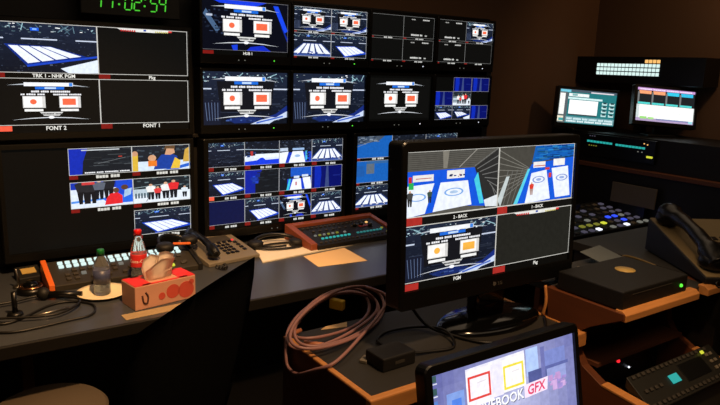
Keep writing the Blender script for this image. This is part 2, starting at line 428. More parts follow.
def ice_shot(c, k=0):
    c.rect(0, 0, 1, 1, (22, 26, 36)); c.speck(0, .45, 1, 1, 60, CROWD, .05, .05)
    if k == 0:      # low side view of boards
        c.rect(0, .08, 1, .4, (214, 224, 240)); c.poly([(0, .0), (1, 0), (1, .22), (.6, .2), (.5, .34), (.35, .2), (0, .16)], (24, 60, 220))
        c.speck(0, .25, .3, .55, 10, [WHT, (200, 60, 60), (40, 60, 110)], .06, .1); c.line((0, .68), (1, .6), .025, (170, 190, 210))
        c.rect(.3, .3, 1, .46, (228, 236, 248))
    if k == 1:      # behind the sheets
        c.rect(0, 0, 1, .46, (30, 60, 190)); c.poly([(.4, .5), (.72, .5), (.8, .0), (.28, 0)], ICE); c.poly([(0, .46), (.28, .5), (.18, 0), (0, 0)], ICE)
        c.rect(.02, .52, .26, .66, (190, 204, 224)); c.rect(.4, .55, .76, .64, (150, 180, 220)); c.ell(.55, .3, .09, .06, (150, 180, 220)); c.rect(.8, .1, .86, .5, (70, 180, 220))
        c.speck(.8, 0, 1, .5, 14, CROWD, .06, .06)
    if k == 2:
        c.rect(.35, .6, 1, 1, (26, 84, 190)); c.rect(.25, 0, 1, .5, (30, 66, 200)); c.poly([(.42, .48), (.66, .5), (.7, 0), (.32, 0)], ICE); c.poly([(.72, .52), (.96, .54), (1, .1), (1, 0), (.8, 0)], ICE)
        c.rect(.45, .52, .62, .62, (200, 214, 232)); c.rect(.7, .56, .9, .66, (200, 214, 232)); c.rect(.5, .2, .54, .36, (190, 60, 60)); c.poly([(.3, .5), (.36, .5), (.3, 0), (.22, 0)], (60, 190, 220))
    if k == 3:      # dark close view
        c.rect(0, 0, 1, 1, (20, 24, 30)); c.poly([(0, 1), (.5, 1), (.3, .4), (.3, 0), (0, 0)], (16, 34, 150)); c.speck(.3, .1, 1, .9, 20, [(46, 54, 62), (30, 36, 44)], .2, .03)
        c.speck(.15, .3, .4, .8, 8, [(30, 60, 170)], .12, .1)
def huddle(c):
    c.rect(0, 0, 1, 1, (26, 30, 36)); c.poly([(0, 1), (.3, 1), (.22, .5), (.2, 0), (0, 0)], (20, 44, 170)); c.speck(.2, .3, 1, .95, 26, [(50, 56, 62), (34, 40, 46), (70, 76, 80)], .25, .025)
    c.rect(.2, .9, .8, .94, (190, 196, 200)); c.dash(.24, .96, .05, .05, (3, 2, 4, 3)); c.line((.45, .4), (.9, .6), .02, (96, 100, 104)); c.rect(.78, .62, .84, .66, (180, 60, 50))
def skip(c):
    c.rect(0, 0, 1, 1, (30, 34, 42)); c.speck(0, .5, 1, 1, 40, [(60, 72, 84), (40, 50, 60), (90, 104, 116)], .06, .06); c.rect(0, 0, 1, .38, (206, 222, 240)); c.poly([(.5, 0), (1, .25), (1, .12), (.75, 0)], (40, 96, 200))
    c.rect(0, 0, .1, .72, (214, 176, 60)); c.ell(.05, .7, .05, .1, (200, 150, 116))
    c.poly([(.36, .05), (.8, .05), (.78, .55), (.66, .66), (.5, .62), (.42, .4)], (28, 62, 150)); c.poly([(.66, .05), (.82, .05), (.84, .35), (.74, .5)], (226, 186, 60))
    c.poly([(.56, .62), (.6, .9), (.72, .9), (.74, .68), (.66, .6)], (206, 156, 120)); c.poly([(.54, .8), (.58, .98), (.74, .97), (.74, .84), (.6, .86)], (96, 70, 46))
    c.ell(.34, .5, .07, .13, (206, 156, 120)); c.rect(.27, .18, .42, .4, (226, 120, 40)); c.poly([(.88, .3), (1, .3), (1, .9), (.92, .8)], (200, 160, 70))
def crouch(c):
    c.rect(0, 0, 1, 1, (216, 226, 242)); c.rect(0, .72, 1, 1, (24, 52, 170)); c.rect(.72, .2, 1, 1, (28, 70, 200)); c.poly([(0, .28), (.6, .36), (.6, .28), (0, .2)], (80, 140, 226)); c.poly([(.5, .3), (1, .5), (1, .1), (.6, .1)], (40, 100, 220))
    figure(c, .2, .16, .95, (40, 40, 44), (24, 24, 28)); figure(c, .32, .16, .92, (40, 40, 44), (24, 24, 28)); figure(c, .6, .3, .8, (34, 34, 40), (26, 26, 30))
    figure(c, .45, .3, .75, (90, 96, 110), (24, 26, 32)); c.rect(.18, .88, .38, .98, (200, 60, 60))
    c.poly([(.53, .06), (.82, .08), (.82, .38), (.74, .52), (.62, .48), (.56, .3)], (220, 40, 46)); c.ell(.72, .6, .05, .1, (96, 64, 46)); c.poly([(.84, .3), (.96, .4), (.98, .66), (.86, .6)], (160, 190, 220)); c.ell(.86, .7, .06, .1, (90, 60, 46))
def sweepers(c):
    c.rect(0, 0, 1, 1, (30, 36, 42)); c.speck(0, .55, 1, 1, 50, [(60, 76, 84), (90, 110, 116), (40, 50, 54)], .06, .05); c.rect(0, 0, 1, .42, (222, 230, 240)); c.rect(0, .3, .35, .56, (180, 196, 206)); c.line((0, .62), (.6, .72), .02, (150, 170, 176))
    for u, tcol, hh in ((.3, (232, 232, 230), .62), (.42, (214, 60, 60), .5), (.56, (230, 230, 230), .66), (.7, (218, 44, 48), .72), (.9, (214, 224, 232), .45)): figure(c, u, .12, hh, tcol, (24, 26, 32))
    for i in range(5): c.rect(.03+i*.05, .2, .06+i*.05, .4, (70, 90, 100))
    c.line((.7, .3), (.6, .05), .02, (60, 60, 60)); c.line((.3, .4), (.22, .05), .02, (60, 60, 60))
def label_bar(c, body, u, v, h, tally, tu=0, tw=.06):
    c.rect(tu, v-.004, tu+tw, v+h+.008, tally); c.text(body, u, v, h*1.0, (226, 224, 216))
TALLY = (122, 24, 20); TALLYON = (240, 92, 66)

def scene_big_quad():
    c = Canvas(.854, .4805)
    for u0, v0, u1, v1, f in ((0, .55, .5, 1, lambda k: arena(k, 'diag')), (.5, .55, 1, 1, ticker), (0, .07, .5, .503, graphic), (.5, .07, 1, .503, black)):
        k = c.sub(u0, v0, u1, v1); f(k); k.border((196, 194, 188), .012)
    label_bar(c, 'TRK 1 - NHK PGM', .275, .511, .032, TALLY, 0, .045); label_bar(c, 'Pkg', .79, .511, .032, TALLY, .5, .06)
    label_bar(c, 'FONT 2', .27, .022, .036, TALLYON, 0, .06); label_bar(c, 'FONT 1', .78, .026, .036, TALLY, .5, .06)
    return c
def mosaic(w, h, cells, n, m, lab=.055, tcol=TALLY, tl=None, lt=.012):
    c = Canvas(w, h)
    for i in range(n):
        for j in range(m):
            f = cells[j][i]
            if f is None: continue
            u0, u1 = i/n, (i+1)/n; v1 = 1-j/m; v0 = 1-(j+1)/m
            k = c.sub(u0, v0+lab, u1, v1); f(k); k.border((170, 172, 176), lt)
            t = tcol
            if tl and (i, j) == tl: t = TALLYON
            c.rect(u0, v0+.012, u0+.04, v0+lab, t)
            c.dash(u0+.45/n, u0+.78/n, v0+.012, .026, (1, 1.6), (200, 200, 196))
    return c

# ------------------------------------------------------------------ the setting
XW = 3.46
struct(MB().box((.6, -2.2, -.05), (6.4, 5.6, .1)).build('floor', M_floor))
struct(MB().box((.6, -2.2, 2.78), (6.4, 5.6, .1)).build('ceiling', M_ceil))
struct(MB().box((.6, .25, 1.365), (6.4, .1, 2.73)).build('wall_back', M_walld))
struct(MB().box((XW+.05, -2.2, 1.365), (.1, 4.8, 2.73)).build('wall_right', M_wall))
struct(MB().box((-2.35, -2.2, 1.365), (.1, 4.8, 2.73)).build('wall_left', M_walld))
struct(MB().box((.6, -4.65, 1.365), (6.4, .1, 2.73)).build('wall_front', M_walld))

# ------------------------------------------------------------------ monitor wall
rk = thing('monitor_rack', (.1, .12, .74), 'black rack frame carrying the wall of monitors behind the long desk', 'rack')
MB().box((0, .04, .67), (4.06, .06, 1.34)).build('back_panel', M_rack, rk)
MB().box((0, .0, 1.325), (4.06, .04, .03), .004).build('top_rail', M_rack, rk)
MB().box((0, -.03, .607), (4.06, .08, .02), .003).build('middle_rail', M_rack, rk)
MB().box((2.0, -.02, .66), (.05, .1, 1.3), .004).build('side_post', M_rack, rk)

def wall_monitor(name, xc, ztop, w, h, canvas, label, group, bl=.015, bt=.017, bb=.045, gain=1.2, leds=True, yb=.085):
    zc = ztop-h/2
    root = thing(name, (xc, .09, zc-h/2-bb), label, 'monitor', group)
    lz = h/2+bb
    MB().bezel(-w/2, w/2, lz-h/2, lz+h/2, bl, bl, bt, bb, -.105, -.01).build('frame', M_black, root)
    canvas.build('screen', root, (0, -.09, lz), gain=gain)
    if leds:
        it = [((-.05, -.106, bb*.45), G_dimw), ((-.015, -.106, bb*.45), G_dimw), ((w*.32, -.106, bb*.5), G_white if xc > 1 else G_green)]
        keys(root, 'indicator_light', (.005, .003, .005), it, 0)
    return root
ZB = 1.8704
wall_monitor('wall_monitor', -.0754-.427, ZB, .8544, .4806, scene_big_quad(), 'large upper left wall monitor with four picture quarters below the green clock', None, .02, .022, .03, leds=False)
c = Canvas(.8544, .4806)
for (u0, v0, u1, v1), f in (((.32, .72, .66, .985), huddle), ((.66, .72, 1, .985), skip), ((.32, .385, .66, .65), crouch), ((.66, .385, 1, .65), sweepers), ((.66, .045, 1, .315), lambda k: arena(k, 'right'))):
    k = c.sub(u0, v0, u1, v1); f(k); k.border((196, 196, 192), .018)
    c.rect(u0, v0-.04, u0+.045, v0-.004, TALLY); c.dash(u0+.14, u0+.27, v0-.04, .03, (2, 1.5), (206, 204, 196))
wall_monitor('wall_monitor', -.0754-.427, 1.318, .8544, .4806, c, 'large lower left wall monitor showing five curling pictures at its right end', None, .02, .022, .04, leds=False)

SX = [i*.52265+.245 for i in range(4)]; SW, SH = .4898, .2755; Z1, Z2 = 2.0418, 1.6813
def full(f, lab=None):
    c = Canvas(SW, SH)
    if lab:
        k = c.sub(0, .09, 1, 1); f(k); k.border((120, 120, 126), .006); label_bar(c, lab, .52, .015, .05, TALLY, 0, .13)
    else: f(c)
    return c
def quad(fs, t=.014, col=(176, 178, 180)):
    c = Canvas(SW, SH)
    for q, f in enumerate(fs):
        i, j = q % 2, q//2
        k = c.sub(i/2, .54-j*.5, i/2+.5, 1-j*.5); f(k); k.border(col, t)
        c.rect(i/2, .505-j*.5, i/2+.05, .535-j*.5, TALLY); c.dash(i/2+.2, i/2+.33, .503-j*.5, .03, (1.4, 2), (190, 190, 186))
    return c
def dark_text(k):
    black(k, (12, 12, 11)); k.dash(.25, .38, .84, .05, (1,), (150, 150, 146)); k.dash(.62, .84, .84, .06, (2,), (190, 190, 186)); k.dash(.25, .62, .1, .08, (3, 1), (200, 200, 196)); k.dash(.7, .78, .1, .06, (.6,), (180, 180, 176))
def dark_plain(k): black(k, (12, 12, 11))
GW = 'small monitors in the upper rows of the monitor wall'
B = lambda k: black(k, (11, 11, 10))
wall_monitor('wall_monitor', SX[0], Z1, SW, SH, full(lambda k: graphic(k, 'blue'), 'HUB 1'), 'small top row monitor with flag graphic over bright blue streaks', GW)
wall_monitor('wall_monitor', SX[1], Z1, SW, SH, quad([lambda k: graphic(k, 'arena')]*2+[lambda k: arena(k, 'front'), lambda k: arena(k, 'right')]), 'small top row monitor split in four with flags above and ice below', GW)
wall_monitor('wall_monitor', SX[2], Z1, SW, SH, quad([dark_plain, dark_text, dark_plain, dark_text], .012, (120, 120, 118)), 'small top row monitor split into four nearly black quarters', GW)
wall_monitor('wall_monitor', SX[3], Z1, SW, SH, quad([dark_text, lambda k: graphic(k, 'arena'), dark_text, dark_plain], .012, (120, 120, 118)), 'small rightmost top row monitor with one lit upper right quarter', GW)
wall_monitor('wall_monitor', SX[0], Z2, SW, SH, full(lambda k: graphic(k, 'arena')), 'small second row monitor with full flag graphic, beside the large left monitor', GW)
wall_monitor('wall_monitor', SX[1], Z2, SW, SH, full(lambda k: graphic(k, 'arena')), 'small second row monitor with flag graphic, below the four way ice split', GW)
wall_monitor('wall_monitor', SX[2], Z2, SW, SH, full(lambda k: graphic(k.sub(.02, .05, .98, .95), 'black')), 'small second row monitor with flag graphic on plain black', GW)
c = Canvas(SW, SH)
for i in range(3):
    for j in range(3):
        f = [[None, curtain, curtain], [curtain, sweepers, None], [lambda k: arena(k, 'right'), lambda k: arena(k, 'diag'), curtain]][j][i]
        if f:
            k = c.sub(i/3, 1-(j+1)/3, (i+1)/3, 1-j/3); f(k); k.border((130, 130, 136), .02)
wall_monitor('wall_monitor', SX[3], Z2, SW, SH, c, 'small second row monitor with a mosaic of deep blue pictures', GW)

A_ = lambda kind: (lambda k: arena(k, kind))
ccells = [[A_('none'), lambda k: ice_shot(k, 0), lambda k: ice_shot(k, 1), A_('front')],
          [A_('right'), lambda k: ice_shot(k, 3), lambda k: ice_shot(k, 2), curtain],
          [lambda k: blue(k, True), A_('right'), lambda k: graphic(k, 'blue'), A_('front')]]
WB = .8428; HB = WB*9/16
wall_monitor('wall_monitor', .0231+WB/2, 1.3117, WB, HB, mosaic(WB, HB, ccells, 4, 3, tl=(0, 1)), 'large lower middle monitor with twelve small pictures above the papers', None, .025, .022, .045)
ccells = [[lambda k: skyblue(k, 0), lambda k: ice_shot(k, 0), A_('none')], [lambda k: skyblue(k, 1), curtain, A_('right')], [A_('front'), A_('diag'), curtain]]
wall_monitor('wall_monitor', .9682+.4107, 1.3155, .8214, .462, mosaic(.8214, .462, ccells, 3, 3, .04), 'large lower right monitor, mostly hidden behind the television on the console', None, .025, .022, .045)

# LED clock
ck = thing('led_clock', (-.335, .06, 1.925), 'black digital clock with green figures above the upper left monitor', 'clock')
MB().box((0, -.02, .075), (.46, .06, .15), .004).build('case', M_rack, ck)
SEG = {'0': 'abcdef', '1': 'bc', '2': 'abged', '4': 'fgbc', '5': 'afgcd'}
def seg_digit(mb, x, ch):
    w, h, t = .031, .074, .0052
    S = {'a': ((0, h), (w, h)), 'd': ((0, 0), (w, 0)), 'g': ((0, h/2), (w, h/2)), 'f': ((0, h/2), (0, h)), 'e': ((0, 0), (0, h/2)), 'b': ((w, h/2), (w, h)), 'c': ((w, 0), (w, h/2))}
    for k in SEG[ch]:
        p, q = S[k]; p = Vector((p[0]+.1*p[1], p[1])); q = Vector((q[0]+.1*q[1], q[1])); d = (q-p).normalized(); p += d*.003; q -= d*.003; n = Vector((-d.y, d.x))*t/2
        pts = [p+d*t*.4+n, p, p+d*t*.4-n, q-d*t*.4-n, q, q-d*t*.4+n]
        mb.prism([(x+a.x, a.y) for a in pts], 1, -.0525, -.0505)
for x, ch in zip((-.173, -.122, -.035, .008, .083, .125), '110254'):
    mb = MB(); seg_digit(mb, x, ch); mb.build('digit', G_clock, ck, (0, 0, .03))
for x in (-.062, .056):
    for z in (.022, .054): MB().box((x+.1*z, -.0515, z+.03), (.008, .002, .008)).build('colon_dot', G_clock, ck)

# ------------------------------------------------------------------ front desk
dk = thing('desk', (.51, -.35, 0), 'long dark grey laminate desk running below the wall of monitors', 'desk')
MB().box((0, .02, .722), (4.74, .98, .036), .004).build('worktop', M_desk, dk)
MB().box((0, -.468, .715), (4.74, .02, .05), .004).build('edge_strip', M_edge, dk)
MB().box((0, .3, .35), (4.5, .03, .7)).build('back_board', M_rack, dk)
lg = MB().box((0, 0, .352), (.045, .06, .704), .004).build('leg', M_wooddark, dk)
repeat(lg, [(-1.44, .02, 0), (.35, .02, 0), (1.9, .02, 0)])

# router panel with lit white keys
rp = thing('router_panel', (-.485, -.232, .74), 'long control panel with rows of lit white keys and orange end', 'control panel')
MB().prism([(-.1, 0), (.1, 0), (.1, .078), (-.1, .026)], 0, -.315, .325, .003).build('body', mat('olive black panel', (46, 42, 34), .5), rp)
for q in (-1, 1):
    MB().prism([(-.104, 0), (.104, 0), (.104, .09), (-.104, .034)], 0, -.338 if q < 0 else .325, -.315 if q < 0 else .345, .003).build('end_cheek', M_orange if q < 0 else M_blackm, rp)
sl = math.atan2(.052, .2)
def onp(x, y, dz=.004): return (x, y, .026+(y+.1)*.052/.2+dz)
it = []
for j in range(2):
    for i in range(18): it.append((onp(-.262+i*.0315, .07-j*.03), G_key))
for j in range(3):
    for i in range(16):
        if (i*7+j*3) % 4: it.append((onp(-.25+i*.034, .002-j*.033), M_greybtn if (i*3+j) % 7 else G_dimw))
it.append((onp(.205, -.075, .006), G_yellow)); it.append((onp(.27, -.06, .006), M_greybtn))
keys(rp, 'key', (.021, .018, .009), it, .002, (sl, 0, 0))

# silver desk phone
def desk_phone(loc, rz, label, body_m, w=.24, d=.24, hs=.2, tilt=.27, hmat=M_black, lit=G_red, hk=1.0, plate_m=None):
    ph = thing('desk_phone', loc, label, 'telephone', None, (0, 0, rz))
    h1 = .02+d*math.tan(tilt)
    MB().prism([(-d/2, 0), (d/2, 0), (d/2, h1), (-d/2, .02)], 0, -w/2, w/2, .004).build('body', body_m if plate_m is None else M_blackm, ph)
    if plate_m: MB().prism([(-d/2+.004, .0205), (d/2-.004, h1-.002), (d/2-.004, h1+.003), (-d/2+.004, .0245)], 0, -w/2+.004, w/2-.004, .001).build('face_plate', plate_m, ph)
    T = lambda x, y, z=.0: (x, y, .02+(y+d/2)*math.tan(tilt)+z)
    rx = tilt
    MB().box((0, 0, 0), (w*.44, d*.22, .004), .001).build('display', M_greybtn, ph, T(w*.14, d*.28, .001), (rx, 0, 0))
    it = [(T(w*(.0+i*.09), d*(.02-j*.1), .003), M_black) for i in range(3) for j in range(4)]
    it += [(T(w*(.36), d*(.06-j*.1), .003), M_black) for j in range(4)]
    it += [(T(w*(-.04+i*.11), d*.12, .003), M_black) for i in range(4)]
    keys(ph, 'key', (w*.065, d*.06, .006), it, .0015, (rx, 0, 0))
    MB().box((0, 0, 0), (.012, .008, .006), .001).build('message_lamp', lit, ph, T(w*.36, d*.15, .004), (rx, 0, 0))
    # handset lies on the left
    x = -w*.34
    hb = MB()
    P = [T(x, -d*.46, .034), T(x, -d*.38, .045), T(x, -d*.15, .062), T(x, d*.1, .064), T(x, d*.33, .05), T(x, d*.42, .038)]
    hb.tube(P, [hk*q for q in (.024, .026, .018, .016, .018, .026, .024)], 12, 5)
    hb.sph(T(x, -d*.38, .03), .032*hk, (1, 1, .75)); hb.sph(T(x, d*.36, .03), .032*hk, (1, 1, .75))
    hb.build('handset', hmat, ph)
    cp = []
    for k in range(60):
        a = k*.9; t = k/59
        cp.append((x-.03+t*.05+.008*math.cos(a)*1.0, -d*.5-.03-.05*math.sin(t*PI)+.0*t, .012+.008*math.sin(a)+.0))
    MB().tube(cp, .0028, 6).build('cord', M_blackcable, ph)
    return ph
desk_phone((.02, -.15, .74), .15, 'silver desk telephone with black handset and red light below the middle monitor', M_silver, .30, .31, tilt=.17)

# headset lying on the panel's right end
hd = thing('headset', (-.225, -.20, .836), 'black headset lying on the right end of the lit key panel', 'headset', None, (0, 0, .5))
MB().tube([(.085*math.cos(a), .085*math.sin(a)*.9, .012+.03*math.sin(a)) for a in [PI*k/12 for k in range(13)]], .009, 8).build('headband', M_black, hd)
for s in (-1, 1):
    e = MB(); e.lathe([(.0, -.018), (.036, -.018), (.042, -.006), (.042, .01), (.03, .02), (0, .02)], (s*.085, -.01, .016)); e.build('ear_cushion', M_blackm, hd)
MB().tube([(.09, -.03, .01), (.05, -.09, .0), (0, -.11, .005)], .004, 8, 5).build('microphone_boom', M_black, hd)
MB().box((.02, -.02, .012), (.085, .018, .01), .003, (0, 0, -.9)).build('orange_label', M_orange, hd)

# plate, bottles, tissue box
pl = thing('paper_plate', (-.634, -.452, .74), 'round cream paper plate under the water bottle', 'plate')
MB().lathe([(.0, .003), (.07, .003), (.088, .012), (.105, .016), (.105, .013), (.088, .008), (.07, 0), (0, 0)], n=40).build('dish', M_plate, pl)

wb = thing('water_bottle', (-.635, -.455, .744), 'small clear water bottle with green cap standing on the plate', 'bottle')
MB().lathe([(0, 0), (.03, 0), (.034, .008), (.034, .04), (.032, .05), (.034, .058), (.034, .115), (.028, .14), (.014, .165), (.0125, .178), (0, .178)]).build('body', M_clear, wb)
MB().lathe([(0, .004), (.028, .004), (.031, .01), (.031, .108), (0, .108)]).build('water', M_water, wb)
MB().lathe([(.0345, .05), (.0345, .11)], n=32).build('label', M_waterlab, wb)
MB().lathe([(0, .172), (.0155, .172), (.0155, .194), (.014, .197), (0, .197)]).build('cap', M_greencap, wb)

cb = thing('soda_bottle', (-.463, -.40, .74), 'clear soda bottle with red cap and red label behind the tissue box', 'bottle')
MB().lathe([(0, 0), (.026, 0), (.033, .012), (.034, .04), (.031, .07), (.030, .075), (.034, .09), (.0345, .135), (.034, .15), (.027, .185), (.016, .215), (.013, .235), (0, .235)]).build('body', M_clear, cb)
lb = MB().lathe([(.0352, .088), (.0358, .092), (.0358, .142), (.0352, .146)], n=36).build('label', M_red, cb)
me = text_mesh('Coca-Cola', .021, 'CENTER', .0003)
t = bmesh.new(); t.from_mesh(me); bpy.data.meshes.remove(me)
for v in t.verts:
    a = v.co.x/.036-PI/2-.27; r = .0362+v.co.z
    v.co = Vector((r*math.cos(a), r*math.sin(a), .110+v.co.y+.25*v.co.x*0))
mm = MB(); mm._merge(t); mm.build('lettering', M_white, lb)
MB().lathe([(0, .228), (.0165, .228), (.0165, .25), (.015, .254), (0, .254)]).build('cap', M_redcap, cb)

tb = thing('tissue_box', (-.448, -.635, .74), 'red and white tissue box with a tissue pulled up', 'tissue box', None, (0, 0, .16))
MB().box((0, 0, .05), (.27, .125, .1), .003).build('carton', M_card, tb)
f = MB(); f.box((-.098, 0, .1012), (.07, .122, .0016)); f.box((.098, 0, .1012), (.07, .122, .0016)); f.box((0, .055, .1012), (.2, .012, .0016)); f.box((0, -.055, .1012), (.2, .012, .0016)); f.build('red_top_print', M_red, tb)
f = MB()
for x, z, r in ((.03, .05, .03), (.09, .045, .036), (-.02, .04, .015), (.115, .075, .012)):
    f.cyl((x, -.0622, z), (x, -.0634, z), r, n=24)
f.build('red_side_print', mat('faded red print', (178, 70, 56), .6), tb)
f = MB(); f.tube([(-.105, -.063, .06), (-.1, -.063, .03), (-.085, -.063, .025), (-.08, -.063, .05), (-.09, -.063, .07)], .004, 6, 4); f.build('dark_side_print', mat('dark print', (70, 40, 34), .6), tb)
def tissue(pts_bot, pts_top, mb):
    t = bmesh.new(); n = len(pts_bot); rows = []
    for k in range(7):
        u = k/6; rows.append([])
        for i in range(n):
            a = Vector(pts_bot[i]).lerp(Vector(pts_top[i]), u); a.y += .008*math.sin(i*2.1+u*3)*u; rows[-1].append(t.verts.new(a))
    for a, b in zip(rows, rows[1:]):
        for i in range(n-1): t.faces.new((a[i], a[i+1], b[i+1], b[i])).smooth = True
    bmesh.ops.solidify(t, geom=t.faces[:], thickness=.0015); mb._merge(t)
tm = MB()
tissue([(-.06, .0, .099), (-.045, .014, .099), (-.02, .006, .099), (-.005, .0, .099)], [(-.075, -.0, .15), (-.06, .02, .185), (-.02, .015, .2), (.0, -.008, .195)], tm)
tissue([(-.02, -.005, .099), (.0, .012, .099), (.03, .01, .099), (.055, -.002, .099)], [(-.012, -.012, .19), (.01, .016, .205), (.045, .014, .202), (.07, -.004, .192)], tm)
tissue([(-.055, -.012, .099), (-.03, -.024, .099), (.0, -.024, .099), (.045, -.012, .099)], [(-.066, -.016, .14), (-.035, -.034, .175), (.004, -.03, .185), (.066, -.018, .18)], tm)
tm.build('tissue', M_tissue, tb)

# paper sheet lying in front of the tissue box, left clutter
tag(MB().box((0, 0, 0), (.26, .06, .0012)).build('paper_sheet', mat('dull buff paper', (150, 128, 96), .8), None, (-.50, -.755, .7412), (0, 0, .05)), 'narrow buff paper strip on desk edge in front of the tissue box', 'paper')
bx = thing('control_box', (-.868, -.10, .74), 'small black box with a gold label at the desk\'s left end', 'control box', None, (0, 0, .1))
MB().prism([(-.05, 0), (.05, 0), (.05, .05), (-.05, .025)], 0, -.05, .05, .003).build('case', M_blackm, bx)
MB().box((0, .004, .0395), (.06, .045, .003), 0, (.245, 0, 0)).build('gold_label', M_gold, bx)
kb = thing('knob_controller', (-.885, -.285, .74), 'round black controller with a copper rim in front of the gold labelled box', 'controller')
MB().lathe([(0, 0), (.055, 0), (.058, .012), (.05, .026), (0, .028)]).build('base', M_black, kb)
MB().lathe([(.040, .0265), (.049, .0268), (.047, .033), (.040, .033)], n=32).build('copper_rim', mat('polished copper', (230, 160, 110), .2, 1), kb)
MB().sph((0, 0, .03), .034, (1, 1, .7)).build('dome', M_gloss, kb)
ms = thing('microphone_stand', (-.925, -.20, .74), 'short steel gooseneck stalk beside the small black boxes', 'microphone')
MB().lathe([(0, 0), (.022, 0), (.02, .01), (0, .012)]).build('base', M_metal, ms)
MB().tube([(0, 0, .01), (.0, -.01, .05), (-.005, .0, .085)], .005, 8, 6).build('stalk', M_metal, ms)
mh = thing('hand_microphone', (-.80, -.425, .74), 'black handheld microphone lying on the desk left of the plate', 'microphone', None, (0, 0, 2.75))
MB().cyl((-.09, 0, .018), (.04, 0, .02), .012, .016).build('handle', M_black, mh)
MB().sph((.06, 0, .026), .026).build('grille', M_blackm, mh)
pn = tag(MB().cyl((-.07, 0, 0), (.075, 0, 0), .005, .0045, 12).build('pen', M_metal, None, (-.86, -.575, .7453), (0, 0, .25)), 'silver pen lying on the left of the desk among black cables', 'pen')
tp = thing('table_microphone', (-.978, -.53, .74), 'upright black stick microphone at the left edge among cables', 'microphone')
MB().lathe([(0, 0), (.03, 0), (.026, .012), (0, .014)]).build('base', M_black, tp)
MB().cyl((0, 0, .01), (.0, 0, .095), .01).build('stem', M_black, tp)
ca = MB()
ca.tube([(-1.15, -.5, .746), (-1.02, -.62, .746), (-.85, -.5, .746), (-.76, -.5, .746), (-.70, -.58, .746), (-.73, -.68, .746), (-.82, -.70, .746), (-1.0, -.72, .746), (-1.1, -.66, .746)], .005, 8, 8)
ca.tube([(-1.2, -.4, .757), (-1.0, -.42, .757), (-.86, -.40, .757), (-.74, -.52, .757), (-.85, -.64, .757), (-1.05, -.58, .757)], .005, 8, 8)
tag(ca.build('cable', M_blackcable), 'tangle of black cables looping over the left end of the desk', 'cable')

# papers, headphones, audio panel
def sheet(name, pts, z, m, label, cat='paper', th=.0012):
    mb = MB(); mb.prism([(p[0], p[1]) for p in pts], 2, z, z+th)
    return tag(mb.build(name, m), label, cat)
sheet('paper_stack', [(.27, .0), (.16, -.375), (.42, -.345), (1.03, -.285), (1.05, -.22), (.50, -.20), (.48, -.02)], .7403, M_paper, 'white paper stack lying under the headphones and audio panel', th=.006)
sheet('paper_sheet', [(.40, -.37), (.68, -.335), (.655, -.595), (.375, -.565)], .7402, M_buff, 'buff sheet of paper lying in front of the rust framed panel')
hp = thing('headphones', (.35, -.15, .7475), 'black headphones with thick cable lying on the white papers', 'headphones', None, (0, 0, -.25))
MB().tube([(.12*math.cos(a), .075*math.sin(a), .02+.028*abs(math.sin(a))) for a in [PI*(k/16)*1.0 for k in range(17)]], .011, 8).build('headband', M_black, hp)
for s in (-1, 1):
    e = MB(); e.lathe([(0, -.02), (.036, -.02), (.043, -.008), (.043, .012), (.03, .02), (0, .02)], (s*.115, -.01, .0205)); e.build('ear_cup', M_blackm, hp)
MB().tube([(-.12, -.04, .012), (-.06, -.075, .008), (.04, -.08, .008), (.13, -.05, .008), (.15, .01, .008), (.08, .03, .008), (-.02, .02, .008), (-.08, -.01, .008), (-.03, -.05, .012), (.05, -.04, .012)], .006, 8, 8).build('cable', M_blackcable, hp)

ap = thing('audio_panel', (.785, -.185, .7465), 'sloping audio panel in a rust coloured wooden frame with teal displays', 'control panel', None, (0, 0, .05))
MB().prism([(-.13, 0), (.12, 0), (.12, .068), (-.13, .024)], 0, -.275, .275, .002).build('body', M_blackm, ap)
for q in (-1, 1):
    a = (-.315, -.275) if q < 0 else (.275, .305)
    MB().prism([(-.12, .0), (.16, .0), (.16, .09), (-.12, .036)], 0, a[0], a[1], .003).build('frame_cheek', M_rust, ap)
MB().prism([(.12, .0), (.16, .0), (.16, .09), (.12, .084)], 0, -.275, .275, .003).build('frame_back', M_rust, ap)
def apz(x, y, dz=.004): return (x, y, .024+(y+.13)*.044/.25+dz)
it = []
for i in range(8): it.append((apz(-.2+i*.026, -.06), G_teal)); it.append((apz(.05+i*.024, -.055), G_tealdim))
for i in range(16): it.append((apz(-.24+i*.031, -.105), M_greybtn)); it.append((apz(-.24+i*.031, .085), M_greybtn))
for i in range(6): it.append((apz(-.22+i*.03, -.015), G_dimy if i % 2 else G_dimw))
for i in range(8): it.append((apz(-.2+i*.045, .035), M_greybtn))
it += [(apz(.24, -.04), G_dimy), (apz(.2, .06), G_amber), (apz(.24, -.10), G_yellow), (apz(-.02, -.02), G_dimw)]
keys(ap, 'key', (.015, .011, .008), it, .0015, (.21, 0, 0))
kn = MB().lathe([(0, 0), (.014, 0), (.012, .02), (0, .022)]).build('knob', M_black, ap)
repeat(kn, [apz(.09, .035, 0), apz(.14, .035, 0), apz(.19, .01, 0)])
MB().box(apz(.16, .02, .003), (.09, .016, .005), .001, (.21, 0, 0)).build('red_strip', mat('dull red strip', (120, 36, 28), .5), ap)

